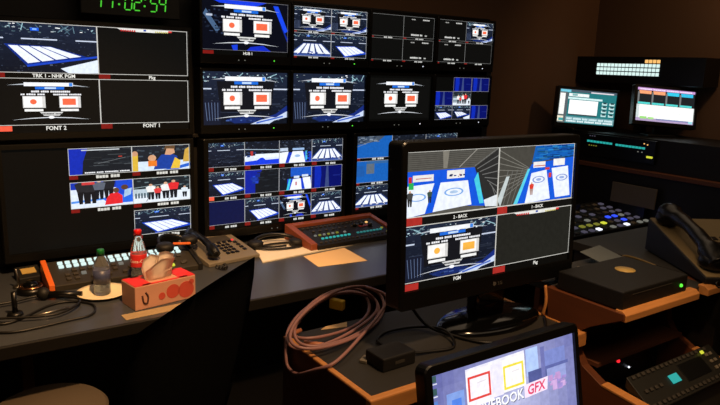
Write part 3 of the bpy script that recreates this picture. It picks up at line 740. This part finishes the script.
# ------------------------------------------------------------------ production switcher and side console on the right
sw = thing('production_switcher', (2.27, -.635, .74), 'wide production switcher with many small lit keys at the desk\'s right end', 'video switcher')
MB().prism([(-.2, 0), (.26, 0), (.26, .075), (-.2, .018)], 0, -.6, .61, .005).build('body', M_blackm, sw)
def swz(x, y, dz=.004): return (x, y, .018+(y+.2)*.057/.46+dz)
it = []
rnd = random.Random(4)
pal = [G_white, G_violet, M_greybtn, M_silver, G_violet, M_silver, M_greybtn, G_violet, G_dimw, M_greybtn]
for j in range(6):
    for i in range(16):
        if j == 1 and 7 <= i <= 10: m = G_dimy if i < 10 else G_yellow
        elif j == 1 and i in (4, 5): m = G_blue
        elif j in (1, 2) and i in (12, 13): m = G_blue if rnd.random() < .3 else G_violet
        else: m = rnd.choice(pal)
        it.append((swz(-.55+i*.075, -.17+j*.073), m))
keys(sw, 'key', (.036, .030, .010), it, .003, (.123, 0, 0))
fb = MB().box((0, 0, .02), (.06, .02, .04), .004).build('fader_bar', M_black, sw); repeat(fb, [swz(-.1, .16), swz(.25, .16)])

sc = thing('side_console', (3.18, -.85, 0), 'dark equipment console along the right wall with a brown wooden ledge', 'console')
MB().box((.0, 0, .53), (.52, 2.0, 1.06)).build('lower_cabinet', M_rack, sc)
MB().box((-.01, 0, 1.075), (.54, 2.04, .03), .003).build('ledge', M_wooddark, sc)
MB().box((.02, 0, 1.20), (.50, 2.0, .22), .003).build('upper_cabinet', M_rack, sc)

rd = thing('rack_recorder', (2.945, -.45, 1.14), 'black rack unit with two rows of teal lights below the side monitors', 'rack unit')
MB().box((-.01, 0, .08), (.03, .62, .16), .003).build('front_plate', M_black, rd)
it = [((-.027, .225-i*.027, .105), G_teal) for i in range(8)]+[((-.027, -.015-i*.026, .103), G_teal) for i in range(9)]
keys(rd, 'display_cell', (.004, .021, .014), it, 0)
it = [((-.027, .215-i*.02, .075), G_dimy) for i in range(4)]+[((-.027, -.185, .075), G_dimw), ((-.027, -.215, .075), G_dimw), ((-.027, -.225, .135), G_amber), ((-.027, -.25, .13), G_amber)]+[((-.027, .215-i*.02, .145), G_violet) for i in range(3)]
keys(rd, 'indicator_light', (.004, .008, .007), it, 0)
MB().box((-.027, -.275, .047), (.005, .045, .014), .001).build('lit_key', G_yellow, rd)

def side_monitor(pos, w, yaw, tilt, roll, canvas, label, zfoot):
    h = w*9/16
    root = thing('side_monitor', (pos[0], pos[1], zfoot), label, 'monitor', None, (0, 0, R(yaw)))
    L = Vector((0, 0, pos[2]-zfoot)); E = (R(tilt), R(roll), 0)
    Mx = (Matrix.Rotation(R(tilt), 4, 'X') @ Matrix.Rotation(R(roll), 4, 'Y')).to_euler()
    MB().bezel(-w/2, w/2, -h/2, h/2, .02, .02, .02, .03, -.012, .04).build('frame', M_black, root, L, Mx)
    canvas.build('screen', root, L, Mx, 1.25)
    z = L.z
    s = MB(); s.box((0, .085, z*.5), (.05, .03, z+.02), .004); s.box((0, .06, z), (.07, .06, .07), .004); s.build('stand_neck', M_black, root)
    MB().box((0, .06, .008), (.2, .14, .016), .004).build('stand_base', M_black, root)
    return root
c = Canvas(.443, .443*9/16)
c.rect(0, 0, 1, 1, (34, 112, 116)); c.rect(0, .93, 1, 1, (70, 84, 96)); c.rect(.02, .92, .2, .99, (110, 190, 210)); c.rect(.55, .93, .95, .965, (214, 206, 214))
c.rect(0, 0, .14, .92, (96, 104, 104)); c.rect(.02, .25, .11, .88, (232, 232, 228)); c.rect(.01, .04, .13, .2, (226, 218, 196)); c.rect(.03, .06, .12, .14, (60, 150, 150)); c.rect(.11, .04, .16, .9, (84, 92, 96))
c.rect(.17, .8, .52, .89, (226, 232, 232)); c.rect(.23, .82, .32, .88, (120, 170, 170)); c.rect(.16, .72, .76, .775, (200, 230, 230)); c.rect(.19, .28, .69, .7, (244, 246, 246)); c.rect(.19, .24, .69, .28, (60, 70, 74))
for i in range(2):
    for j in range(4): c.rect(.76+i*.13, .26+j*.115, .85+i*.13, .33+j*.115, (180, 214, 214)); c.rect(.78+i*.13, .3+j*.115, .84+i*.13, .35+j*.115, (30, 60, 64))
c.rect(.15, .02, 1, .2, (104, 150, 156)); c.dash(.17, .98, .11, .06, (2, 3, 2, 3, 2, 3), (196, 220, 224)); c.dash(.17, .98, .04, .05, (3, 2, 3, 2, 3), (214, 230, 232))
side_monitor((2.963, -.145, 1.485), .443, -31, -4.6, 3, c, 'left side monitor with teal window and white panel on the right console', 1.31)
c = Canvas(.418, .418*9/16)
c.rect(0, 0, 1, 1, (30, 32, 34)); c.rect(0, .93, 1, 1, (196, 150, 206)); c.dash(.05, .95, .945, .035, (3, 3, 3, 3), (230, 214, 236))
for i, col in enumerate(((236, 156, 110), (236, 156, 110), (50, 190, 220), (50, 180, 216))):
    c.rect(.04+i*.24, .82, .25+i*.24, .92, col); c.rect(.02+i*.24, .52, .05+i*.24, .88, (110, 112, 112)); c.rect(.03+i*.24, .51, .24+i*.24, .57, (80, 200, 196))
c.rect(0, .1, 1, .5, (236, 240, 236)); c.rect(.0, .1, .06, .5, (196, 206, 206))
for i in range(3): c.line((.3+i*.23, .14), (.3+i*.23, .44), .008, (214, 214, 214))
c.rect(0, 0, 1, .1, (170, 150, 186)); c.rect(.08, .07, .2, .14, (150, 210, 120)); c.rect(.22, .07, .32, .13, (160, 214, 130)); c.rect(.36, .06, .95, .1, (120, 124, 170)); c.rect(.92, .03, .99, .1, (150, 210, 220))
side_monitor((3.163, -.646, 1.529), .418, -33, -12, 3.4, c, 'right side monitor with orange, cyan and white blocks on the console', 1.31)

kp = thing('button_panel', (3.35, -.32, 1.67), 'long black key panel with bright white keys above the side monitors', 'control panel')
MB().box((.0, 0, .10), (.2, 1.06, .20), .004).build('case', M_black, kp)
it = [((-.102, .315-i*.0312, .075+j*.031), G_key) for i in range(17) for j in range(3)]
it += [((-.102, .315-i*.0312, .168), G_amber) for i in range(13, 17)]
keys(kp, 'key', (.006, .025, .024), it, .002)
MB().box((.05, 0, -.18), (.06, .06, .36)).build('bracket', M_rack, kp)

gb = thing('document_board', (2.862, -.67, .83), 'plain grey board standing upright behind the switcher\'s right end', 'board', None, (0, R(4), 0))
MB().box((0, 0, .085), (.012, .34, .14), .002).build('panel', M_board, gb)
MB().box((.014, 0, .0), (.02, .2, .18), .002, (0, 0, 0)).build('support', M_black, gb)

# ------------------------------------------------------------------ second row: low desk, left console, right console
d2 = thing('desk', (.18, -2.535, 0), 'second row desk below the wooden consoles, carrying the tilted monitor', 'desk')
MB().box((0, 0, .722), (1.24, .73, .036), .004).build('worktop', M_lam, d2)
lg = MB().box((0, 0, .352), (.04, .6, .704)).build('leg', M_wooddark, d2); repeat(lg, [(-.58, 0, 0), (.58, 0, 0)])

lc = thing('console', (-.065, -1.95, 0), 'left wooden console with charcoal top holding the television and cable coil', 'console')
MB().box((0, 0, .985), (.75, .4, .03)).build('worktop', M_lam, lc)
MB().box((0, 0, .485), (.72, .38, .97)).build('body', M_rack, lc)
MB().prism([(-.20, 0), (.20, 0), (.20, .999), (-.20, .999)], 0, -.393, -.365, .002).build('side_panel', M_woodside, lc)
MB().box((-.005, -.205, .98), (.776, .022, .044), .004).build('front_trim', M_wood, lc)
MB().box((-.384, -.0, .992), (.016, .4, .020), .003).build('side_trim', M_wood, lc)
MB().box((.372, -.0, .998), (.012, .4, .012), .002).build('end_trim', M_wood, lc)
MB().box((0, -.196, .84), (.7, .012, .2), .002).build('front_panel', M_wooddark, lc)

rc = thing('console', (.56, -2.1, 0), 'right wooden console with curved side panels and open equipment bay', 'console')
prof = [(.15, .74), (.15, 1.0), (.07, 1.005), (.075, 1.06), (.085, 1.096), (-.18, 1.096), (-.183, 1.08), (-.09, 1.03), (-.045, 1.0), (-.038, .97), (-.045, .935), (-.07, .90), (-.14, .866), (-.27, .855), (-.50, .80), (-.52, .77), (-.52, .742)]
prof2 = [(y, z) for y, z in prof]
for s, a in ((-1, (-.256, -.226)), (1, (.226, .256))):
    MB().prism(prof2, 0, a[0], a[1], .0015).build('side_panel', M_woodside, rc)
    e = MB()
    rim = [(-.14, .868), (-.27, .858), (-.50, .803), (-.52, .77)]
    for p, q in zip(rim, rim[1:]):
        d = Vector((0, q[0]-p[0], q[1]-p[1])); mid = Vector(((a[0]+a[1])/2, (p[0]+q[0])/2, (p[1]+q[1])/2))
        e.box(mid, (.032, d.length+.004, .008), .002, (math.atan2(d.z, d.y), 0, 0))
    e.build('lit_edge_trim', M_wood, rc)  # lighter wood rim; ceiling light on the up-facing edge is put into its colour
MB().box((0, .03, 1.083), (.452, .37, .024)).build('top', M_lam, rc)
MB().prism([(-.185, 1.072), (-.185, 1.092), (-.172, 1.102), (-.150, 1.102), (-.150, 1.072)], 0, -.25, .13, .002).build('front_trim', M_wood, rc)
MB().prism([(-.185, 1.072), (-.185, 1.092), (-.172, 1.102), (-.150, 1.102), (-.150, 1.072)], 0, .18, .256, .002).build('front_trim', M_wood, rc)
MB().tube([(-.258, .087, 1.10), (-.259, .078, 1.05), (-.259, .085, 1.006)], .005, 8, 5).build('rear_trim', M_wood, rc)
MB().box((0, .14, .9), (.452, .02, .34)).build('back_board', M_wooddark, rc)
MB().box((0, .0, .905), (.452, .2, .012)).build('shelf', M_wooddark, rc)
MB().box((-.06, -.12, 1.052), (.30, .012, .02)).build('inner_rail', M_woodside, rc)

ru = thing('rack_unit', (.56, -2.08, .911), 'black rack unit with a silver edge strip inside the console bay', 'rack unit')
MB().box((0, .05, .045), (.44, .14, .08), .002).build('case', M_black, ru)
MB().box((-.06, -.022, .066), (.26, .004, .006), .001).build('silver_strip', M_metal, ru)
sg = MB().box((0, 0, 0), (.012, .006, .008), .001).build('silver_key', M_metal, ru); repeat(sg, [(-.2, -.024, .05), (-.18, -.024, .052), (-.16, -.024, .054)])
ru2 = thing('rack_unit', (.56, -2.13, .742), 'lower black rack unit with one red light behind the teal display panel', 'rack unit')
MB().box((0, .08, .07), (.44, .16, .14), .002).build('case', M_black, ru2)
MB().sph((-.012, -.002, .098), .006).build('red_light', G_red, ru2)
MB().box((.10, -.001, .118), (.16, .003, .003)).build('groove_line', M_greybtn, ru2)
MB().sph((.05, -.004, .062), .0035).build('white_light', G_white, ru2)

ep = thing('replay_controller', (.56, -2.33, .742), 'sloping keyed controller with a small teal display between the side panels', 'control panel')
tz = math.atan2(.04, .065)
MB().prism([(-.05, .10), (.04, .165), (.04, .135), (-.035, .08)], 0, -.222, .222, .002).build('body', mat('olive black plastic', (30, 29, 24), .5), ep)
MB().prism([(-.04, .0), (.0, .0), (.03, .13), (-.035, .085)], 0, -.222, .222, .002).build('lower_panel', mat('olive grey panel', (44, 42, 34), .6), ep)
def epz(x, t, dz=.003): # t 0 front .. 1 back
    y = -.05+t*.09; z = .10+t*.065; return (x, y-dz*.58, z+dz*.81)
ea = math.atan2(.065, .09)
MB().box((0, 0, 0), (.042, .026, .003), .0005, (ea, 0, 0)).build('display', G_teal, ep, epz(-.045, .52, .003))
MB().box((0, 0, 0), (.13, .055, .002), .0005, (ea, 0, 0)).build('dark_touch_area', M_black, ep, epz(.07, .55, .001))
it = [(epz(-.2+i*.0235, .92), M_greybtn) for i in range(17)]
it += [(epz(-.2+i*.0235, .12), M_greybtn) for i in range(18)]
it += [(epz(.165+i*.022, .35+j*.2), M_silver) for i in range(2) for j in range(3)]
it += [(epz(-.19+i*.024, .5), M_greybtn) for i in range(4)]
it += [(epz(.15, .85, .006), G_yellow)]
keys(ep, 'key', (.013, .010, .005), it, .001, (ea, 0, 0))

# neighbouring console further right, carrying the telephone
nc = thing('console', (1.15, -2.05, 0), 'dark console at the right edge standing under the tan telephone', 'console')
MB().box((0, 0, 1.085), (.66, .68, .03)).build('worktop', M_lam, nc)
MB().box((0, .05, .535), (.64, .56, 1.07)).build('body', M_rack, nc)
MB().box((0, -.335, 1.077), (.66, .02, .044), .003).build('front_trim', M_woodside, nc)

# television on the left console
def screen_stand(name, pos, w, yaw, tilt, canvas, label, zfoot, bez, base, cat, neck_y=.05, logo=None, r=.014, thick=.05, basex=0):
    h = w*9/16
    root = thing(name, (pos[0], pos[1], zfoot), label, cat, None, (0, 0, R(yaw)))
    L = Vector((0, 0, pos[2]-zfoot)); E = (R(tilt), 0, 0)
    fr = MB().bezel(-w/2, w/2, -h/2, h/2, *bez, -.008, thick, r).build('frame', M_black, root, L, E)
    canvas.build('screen', root, L, E, 1.12)
    bk = MB(); bk.box((0, thick+.015, -.02), (w*.7, .05, h*.7), .012); bk.build('back_shell', M_blackm, root, L, E)
    zz = L.z-h/2-bez[3]
    n = MB(); n.box((basex, neck_y, zz/2+.03), (.12, .045, zz+.06), .01); n.build('stand_neck', M_gloss, root)
    b = MB(); b.lathe([(0, 0), (base[0], 0), (base[0]*1.0, .006), (base[0]*.9, .016), (.06, .024), (0, .026)], (basex, neck_y-.02, 0), 40, (1, base[1]/base[0])); b.build('stand_base', M_gloss, root)
    return root, L, E, h
W = .64
c = Canvas(W, W*9/16)
q = (33, 33, 29)
for u0, v0, u1, v1, f in ((0, .535, .505, 1, sheet_left), (.505, .535, 1, 1, sheet_right), (0, .06, .505, .475, lambda k: graphic(k, 'arena', (240, 176, 70))), (.505, .06, 1, .475, lambda k: ticker(k, q))):
    k = c.sub(u0, v0, u1, v1); f(k); k.border((206, 204, 196), .012)
c.rect(0, .472, 1, .535, (16, 16, 15)); c.rect(0, .472, 1, .476, (206, 204, 196)); c.rect(0, .533, 1, .537, (206, 204, 196))
c.rect(0, .478, .085, .535, (168, 44, 38)); c.rect(.505, .478, .565, .535, (168, 44, 38)); c.rect(0, .005, .075, .055, (168, 44, 38)); c.rect(.495, .005, .57, .055, (168, 44, 38))
c.text('2 - BACK', .29, .492, .024, (226, 224, 216)); c.text('1 - BACK', .76, .492, .024, (226, 224, 216)); c.text('PGM', .285, .018, .026, (226, 224, 216)); c.text('Pkg', .77, .018, .026, (226, 224, 216))
tv, L, E, h = screen_stand('television', (.07, -2.003, 1.351), W, -.87, -2.44, c, 'large black television with four picture quarters standing on the left console', 1.0, (.018, .018, .026, .05), (.19, .10), 'television', .07, basex=.06)
f = MB(); f.cyl((.0, -.0082, -h/2-.026), (.0, -.0092, -h/2-.026), .006, n=16); f.text('LG', .014, Matrix.Translation((.022, -.0088, -h/2-.031)) @ Matrix.Rotation(PI/2, 4, 'X'), .0004); f.build('maker_mark', mat('dim grey print', (84, 80, 76), .5), tv, L, E)

# tilted monitor on the low desk
W = .48
c = Canvas(W, W*9/16)
n = 14
for i in range(n):
    for j in range(8):
        d = math.hypot((i+.5)/n-.55, ((j+.5)/8-.55)*.7); k = max(0, 1-d*1.5)
        c.lay[0] = 1
        c.rect(i/n, j/8, (i+1)/n, (j+1)/8, (92+96*k, 96+94*k, 160+64*k), False)
c.lay[0] = 2
for a, b, d, e, col in ((.09, .60, .2, .80, (130, 160, 226)), (.12, .65, .18, .74, (84, 130, 226)), (.63, .72, .72, .97, (176, 200, 246)), (.77, .76, .93, .90, (124, 136, 200)), (.77, .60, .93, .73, (150, 160, 214)), (.64, .66, .78, .76, (84, 92, 150)), (.77, .73, .95, .76, (96, 104, 166)), (.74, .55, .77, .95, (112, 116, 176))): c.rect(a, b, d, e, col)
c.poly([(.215, .90), (.62, .90), (.62, .97), (.215, .955)], (236, 234, 252))
c.rect(.215, .62, .39, .94, (246, 242, 250)); c.rect(.45, .65, .62, .94, (250, 248, 244)); c.rect(.38, .64, .46, .93, (236, 232, 250))
for u0, v0, u1, v1, col in ((.226, .675, .375, .885, (226, 74, 66)), (.464, .67, .609, .882, (240, 222, 70))):
    t = .013
    c.rect(u0, v0, u1, v0+t*1.6, col); c.rect(u0, v1-t*1.6, u1, v1, col); c.rect(u0, v0, u0+t, v1, col); c.rect(u1-t, v0, u1, v1, col)
    c.line((u0+.06, v1-.07), (u1-.03, v1-.065), .01, (226, 220, 226))
c.poly([(.605, .535), (.775, .545), (.785, .665), (.605, .655)], (246, 226, 244))
c.text('GFX', .69, .557, .085, (226, 70, 110), shear=.15, slope=.02)
c.text('LIVEBOOK', .60, .541, .085, (40, 44, 80), 'RIGHT', slope=.01); c.text('LIVEBOOK', .597, .548, .085, (250, 250, 255), 'RIGHT', slope=.01)
for j in range(26): a = .785+random.random()*.11; b = .5+random.random()*.12; c.rect(a, b, a+.035, b+random.random()*.07, random.choice([(190, 150, 206), (206, 170, 220), (160, 140, 206)]))
for j in range(6): c.rect(.012, .93-j*.105, .035, .985-j*.105, random.choice([(226, 230, 240), (90, 130, 200), (60, 90, 90), (200, 200, 120)])); c.rect(.01, .912-j*.105, .038, .922-j*.105, (220, 222, 236))
c.rect(0, 0, 1, .05, (40, 50, 96))
mon, L, E, h = screen_stand('desk_monitor', (-.128, -2.285, .948), W, -.47, -11.76, c, 'black monitor tilted back on low desk showing white lettering and framed squares', .74, (.02, .017, .024, .036), (.12, .085), 'monitor', .0, thick=.026, r=.02)

# ------------------------------------------------------------------ things on the consoles
cc = MB()
ctr = Vector((-.235, -1.93, 1.075))
def loop(r1, r2, tilt, yaw, off, ph=0, n=22, wob=.01):
    Mt = Matrix.Rotation(yaw, 3, 'Z') @ Matrix.Rotation(tilt, 3, 'X')
    return [ctr+Vector(off)+Mt @ Vector((r1*math.cos(2*PI*k/n+ph), r2*math.sin(2*PI*k/n+ph), wob*math.sin(4*PI*k/n+ph))) for k in range(n)]
cl = thing('cable_coil', (-.25, -1.95, 1.0), 'loosely coiled mauve cable lying on the left corner of the console', 'cable')
cm = MB()
for r1, r2, ti, ya, off, ph in ((.187, .066, .297, .471, (-.29, -1.75, 1.028), 0), (.228, .077, .481, .451, (-.296, -1.80, 1.044), .5), (.205, .08, .42, .48, (-.292, -1.785, 1.04), 1.0), (.215, .072, .36, .44, (-.30, -1.775, 1.034), 1.6)):
    cm.tube([p-ctr+Vector(off)-Vector(cl.location) for p in loop(r1, r2, ti, ya, (0, 0, 0), ph)], .0046, 8, 3, True)
cm.tube([p-Vector(cl.location) for p in [Vector((-.40, -1.74, 1.03)), Vector((-.455, -1.77, 1.008)), Vector((-.475, -1.80, .965)), Vector((-.478, -1.82, .942)), Vector((-.478, -1.87, .945)), Vector((-.474, -1.95, .99)), Vector((-.43, -1.98, 1.015)), Vector((-.283, -1.893, 1.03)), Vector((-.18, -1.83, 1.05)), Vector((-.13, -1.78, 1.07)), Vector((-.14, -1.69, 1.07))]], .0046, 8, 8)
cm.build('cable', M_cable, cl)
f = MB(); f.box((-.01, .235, .045), (.022, .045, .03), .004, (0, 0, .5)); f.build('yellow_tape', M_yellow, cl)
MB().cyl((-.205, .18, .0085), (-.155, .195, .009), .008, .006, 12).build('plug', M_cabletip, cl)
MB().cyl((-.19, .115, .0085), (-.15, .08, .009), .008, .006, 12).build('plug', M_cabletip, cl)
sheet('paper_slip', [(-.345, -1.765), (-.27, -1.785), (-.25, -1.755), (-.32, -1.752)], 1.0005, M_buff, 'small buff paper slip lying on the console inside the cable coil')

ad = thing('adapter_box', (-.30, -2.03, 1.0), 'small black adapter box lying in front of the television', 'adapter', None, (0, 0, .02))
MB().box((0, 0, .018), (.105, .075, .036), .004).build('case', M_blackm, ad)
MB().box((0, -.0378, .018), (.03, .001, .008)).build('label', M_greybtn, ad)
tag(MB().tube([(-.245, -2.03, 1.012), (-.18, -2.04, 1.006), (-.10, -2.05, 1.006), (-.07, -1.98, 1.02), (-.10, -1.90, 1.008), (-.20, -1.88, 1.006), (-.26, -1.92, 1.006), (-.25, -1.985, 1.008)], .004, 8, 8).build('cable', M_blackcable), 'thin black cable looping out of the adapter box', 'cable')
tag(MB().tube([(-.12, -1.87, 1.08), (-.09, -1.92, 1.02), (-.05, -2.0, 1.006), (.0, -2.08, 1.006), (.12, -2.11, 1.006), (.22, -2.09, 1.006), (.29, -2.03, 1.006)], .0045, 8, 8).build('cable', M_blackcable), 'black cable running round the front of the television foot', 'cable')
tag(MB().box((0, 0, .0045), (.035, .02, .009), .002).build('connector', M_silver, None, (-.35, -1.99, 1.0), (0, 0, .6)), 'small silver connector lying left of the adapter box', 'connector')

db = thing('equipment_box', (.48, -2.155, 1.095), 'flat black box with a green light on top of the right console', 'equipment box')
MB().box((0, .0, .031), (.33, .22, .055), .004).build('case', M_blackm, db)
MB().lathe([(0, 0), (.03, 0), (.03, .0015), (0, .0015)], (.03, .015, .0585), 28).build('round_label', M_gold, db)
MB().sph((.128, -.111, .03), .0055).build('green_light', G_green, db)
MB().box((-.02, -.1105, .045), (.2, .001, .002)).build('seam', M_greybtn, db)

tag(MB().box((0, 0, 0), (.14, .10, .003), .001).build('card', M_greyblue, None, (.70, -1.93, 1.118), (R(14), 0, .15)), 'blue grey card lying behind the flat black box', 'card')
for i, (x, y) in enumerate(((.41, -1.985), (.455, -1.965), (.50, -1.985))):
    k = thing('knob', (x, y, 1.095), ('leftmost of three small grey knobs behind the flat black box', 'middle of three small grey knobs behind the flat black box', 'rightmost of three small grey knobs behind the flat black box')[i], 'knob', 'grey knobs on the right console')
    MB().lathe([(0, 0), (.017, 0), (.016, .016), (.012, .022), (0, .022)]).build('cap', M_greybtn, k)
    MB().lathe([(0, .022), (.008, .022), (.007, .026), (0, .026)]).build('pointer', M_silver, k)
tag(MB().tube([(.66, -2.10, 1.10), (.69, -2.02, 1.12), (.74, -1.99, 1.125), (.78, -2.02, 1.115), (.785, -2.08, 1.107)], .004, 8, 8).build('cable', mat('olive cable', (104, 86, 46), .5)), 'thin olive cable behind the flat box beside the telephone', 'cable')
desk_phone((.985, -2.17, 1.103), -.56, 'tan telephone with black handset at the right edge of the photo', M_tan, .29, .40, tilt=.24, lit=M_greybtn, hk=1.4, plate_m=M_tan)

# ------------------------------------------------------------------ chairs
def chair(loc, rz, label, back_h=1.2, wide=.54, seat_m=M_seat, arms=True):
    # faces local +y; backrest at -y, leaning back
    ch = thing('office_chair', loc, label, 'chair', None, (0, 0, rz))
    MB().box((0, .02, .47), (.5, .5, .09), .035, seg=4).build('seat', seat_m, ch)
    # backrest: curved shell leaning back
    t = bmesh.new(); rows = []
    nz_, nx_ = 12, 12
    for j in range(nz_+1):
        v = j/nz_; z = .50+v*(back_h-.50); y = -.22-.16*v-.02*math.sin(v*PI); hw = wide/2*(.86+.14*math.sin(min(1, v*1.3)*PI/2)); 
        if v > .95: hw *= 1-.04*(v-.95)/.05
        row = []
        for i in range(nx_+1):
            u = -1+2*i/nx_; row.append(t.verts.new((u*hw, y+.004*u*u, z+.008*v*(1-u*u))))
        rows.append(row)
    for a, b in zip(rows, rows[1:]):
        for i in range(nx_): t.faces.new((a[i], a[i+1], b[i+1], b[i])).smooth = True
    bmesh.ops.solidify(t, geom=t.faces[:], thickness=.05)
    mb = MB(); mb._merge(t); mb.build('backrest', M_chair, ch)
    for s in ((-1, 1) if arms else ()):
        a = MB(); a.tube([(s*.27, -.12, .45), (s*.30, -.1, .58), (s*.30, .0, .66)], .014, 8, 5); a.build('arm_post', M_black, ch)
        MB().box((s*.30, .06, .675), (.075, .27, .03), .012, seg=3).build('armrest', M_blackm, ch)
    MB().cyl((0, 0, .1), (0, 0, .43), .028).build('gas_column', M_black, ch)
    for k in range(5):
        an = 2*PI*k/5+.3; d = Vector((math.cos(an), math.sin(an), 0))
        l = MB(); l.tube([d*.02+Vector((0, 0, .11)), d*.25+Vector((0, 0, .07))], .02, 8); lo = l.build('base_leg', M_black, ch)
        MB().cyl(d*.25+Vector((-.02*d.y, .02*d.x, .028)), d*.25+Vector((.02*d.y, -.02*d.x, .028)), .028).build('caster', M_black, lo)
    return ch
chair((-.955, -1.545, 0), math.atan2(.65, .76), 'high backed black office chair with its back to us in front of the tissue box', 1.205, .60, M_chair, False)
st = thing('stool', (-.93, -.875, 0), 'low stool with a round taupe pad under the left end of the desk', 'stool')
MB().lathe([(0, .44), (.18, .44), (.2, .455), (.2, .485), (.185, .5), (0, .505)], n=40).build('seat', M_seat, st)
MB().cyl((0, 0, .04), (0, 0, .44), .025).build('gas_column', M_black, st)
MB().lathe([(0, 0), (.19, 0), (.18, .015), (.05, .04), (0, .045)], n=40).build('base', M_black, st)
chair((2.3, -1.75, 0), -.5, 'black office chair by the side console, beyond the tan telephone', 1.15, .52, M_chair)

# ------------------------------------------------------------------ camera
cam = bpy.data.cameras.new('camera'); co = bpy.data.objects.new('camera', cam); COL.objects.link(co)
yaw, pitch, roll = .611122, -.207877, .0353293
fw = Vector((math.sin(yaw)*math.cos(pitch), math.cos(yaw)*math.cos(pitch), math.sin(pitch)))
rt = Vector((math.cos(yaw), -math.sin(yaw), 0)); up = rt.cross(fw)
r2 = math.cos(roll)*rt+math.sin(roll)*up; u2 = -math.sin(roll)*rt+math.cos(roll)*up
Mc = Matrix((r2, u2, -fw)).transposed().to_4x4(); Mc.translation = Vector((-1.2536, -3.2323, 1.7362))
co.matrix_world = Mc
cam.sensor_width = 36; cam.lens = 649.187/720*36; cam.clip_start = .05
scene.camera = co

# ------------------------------------------------------------------ light
def spot(name, loc, to, watts, angle, col=(1, .62, .32), blend=.6, size=.06):
    l = bpy.data.lights.new(name, 'SPOT'); l.energy = watts; l.color = col; l.spot_size = R(angle); l.spot_blend = blend; l.shadow_soft_size = size
    o = bpy.data.objects.new(name, l); COL.objects.link(o); o.location = loc
    o.rotation_euler = (Vector(to)-Vector(loc)).to_track_quat('-Z', 'Y').to_euler()
spot('ceiling_spot_desk', (-.6, -1.65, 2.7), (-.5, -.42, .76), 300, 66, (1, .57, .25))
spot('ceiling_spot_papers', (.45, -.75, 2.7), (.45, -.35, .74), 46, 55)
spot('ceiling_spot_console', (-.15, -2.75, 2.7), (-.1, -2.1, 1.0), 95, 66)
spot('ceiling_spot_side', (2.9, -1.5, 2.7), (3.45, -.9, 2.1), 22, 120)
def panel(name, loc, sx, sy, watts, col=(1, .74, .5)):  # area light for ambient fill, stands for no ceiling fitting
    l = bpy.data.lights.new(name, 'AREA'); l.shape = 'RECTANGLE'; l.size = sx; l.size_y = sy; l.energy = watts; l.color = col
    o = bpy.data.objects.new(name, l); COL.objects.link(o); o.location = loc
panel('fill_light_front', (.6, -1.2, 2.72), 3.4, 1.0, 9)  # added weak warm fill over the front desk, no real lamp
panel('fill_light_rear', (.4, -3.4, 2.72), 3.4, 1.0, 9)  # second added fill, lifts the dark tones around the second row
w = bpy.data.worlds.new('room dark'); scene.world = w; w.use_nodes = True
w.node_tree.nodes['Background'].inputs[0].default_value = (.9, .62, .42, 1); w.node_tree.nodes['Background'].inputs[1].default_value = .0

vs = scene.view_settings
scene.display_settings.display_device = 'sRGB'
vs.view_transform = 'Standard'; vs.look = 'None'; vs.exposure = 0; vs.gamma = 1; vs.use_curve_mapping = False
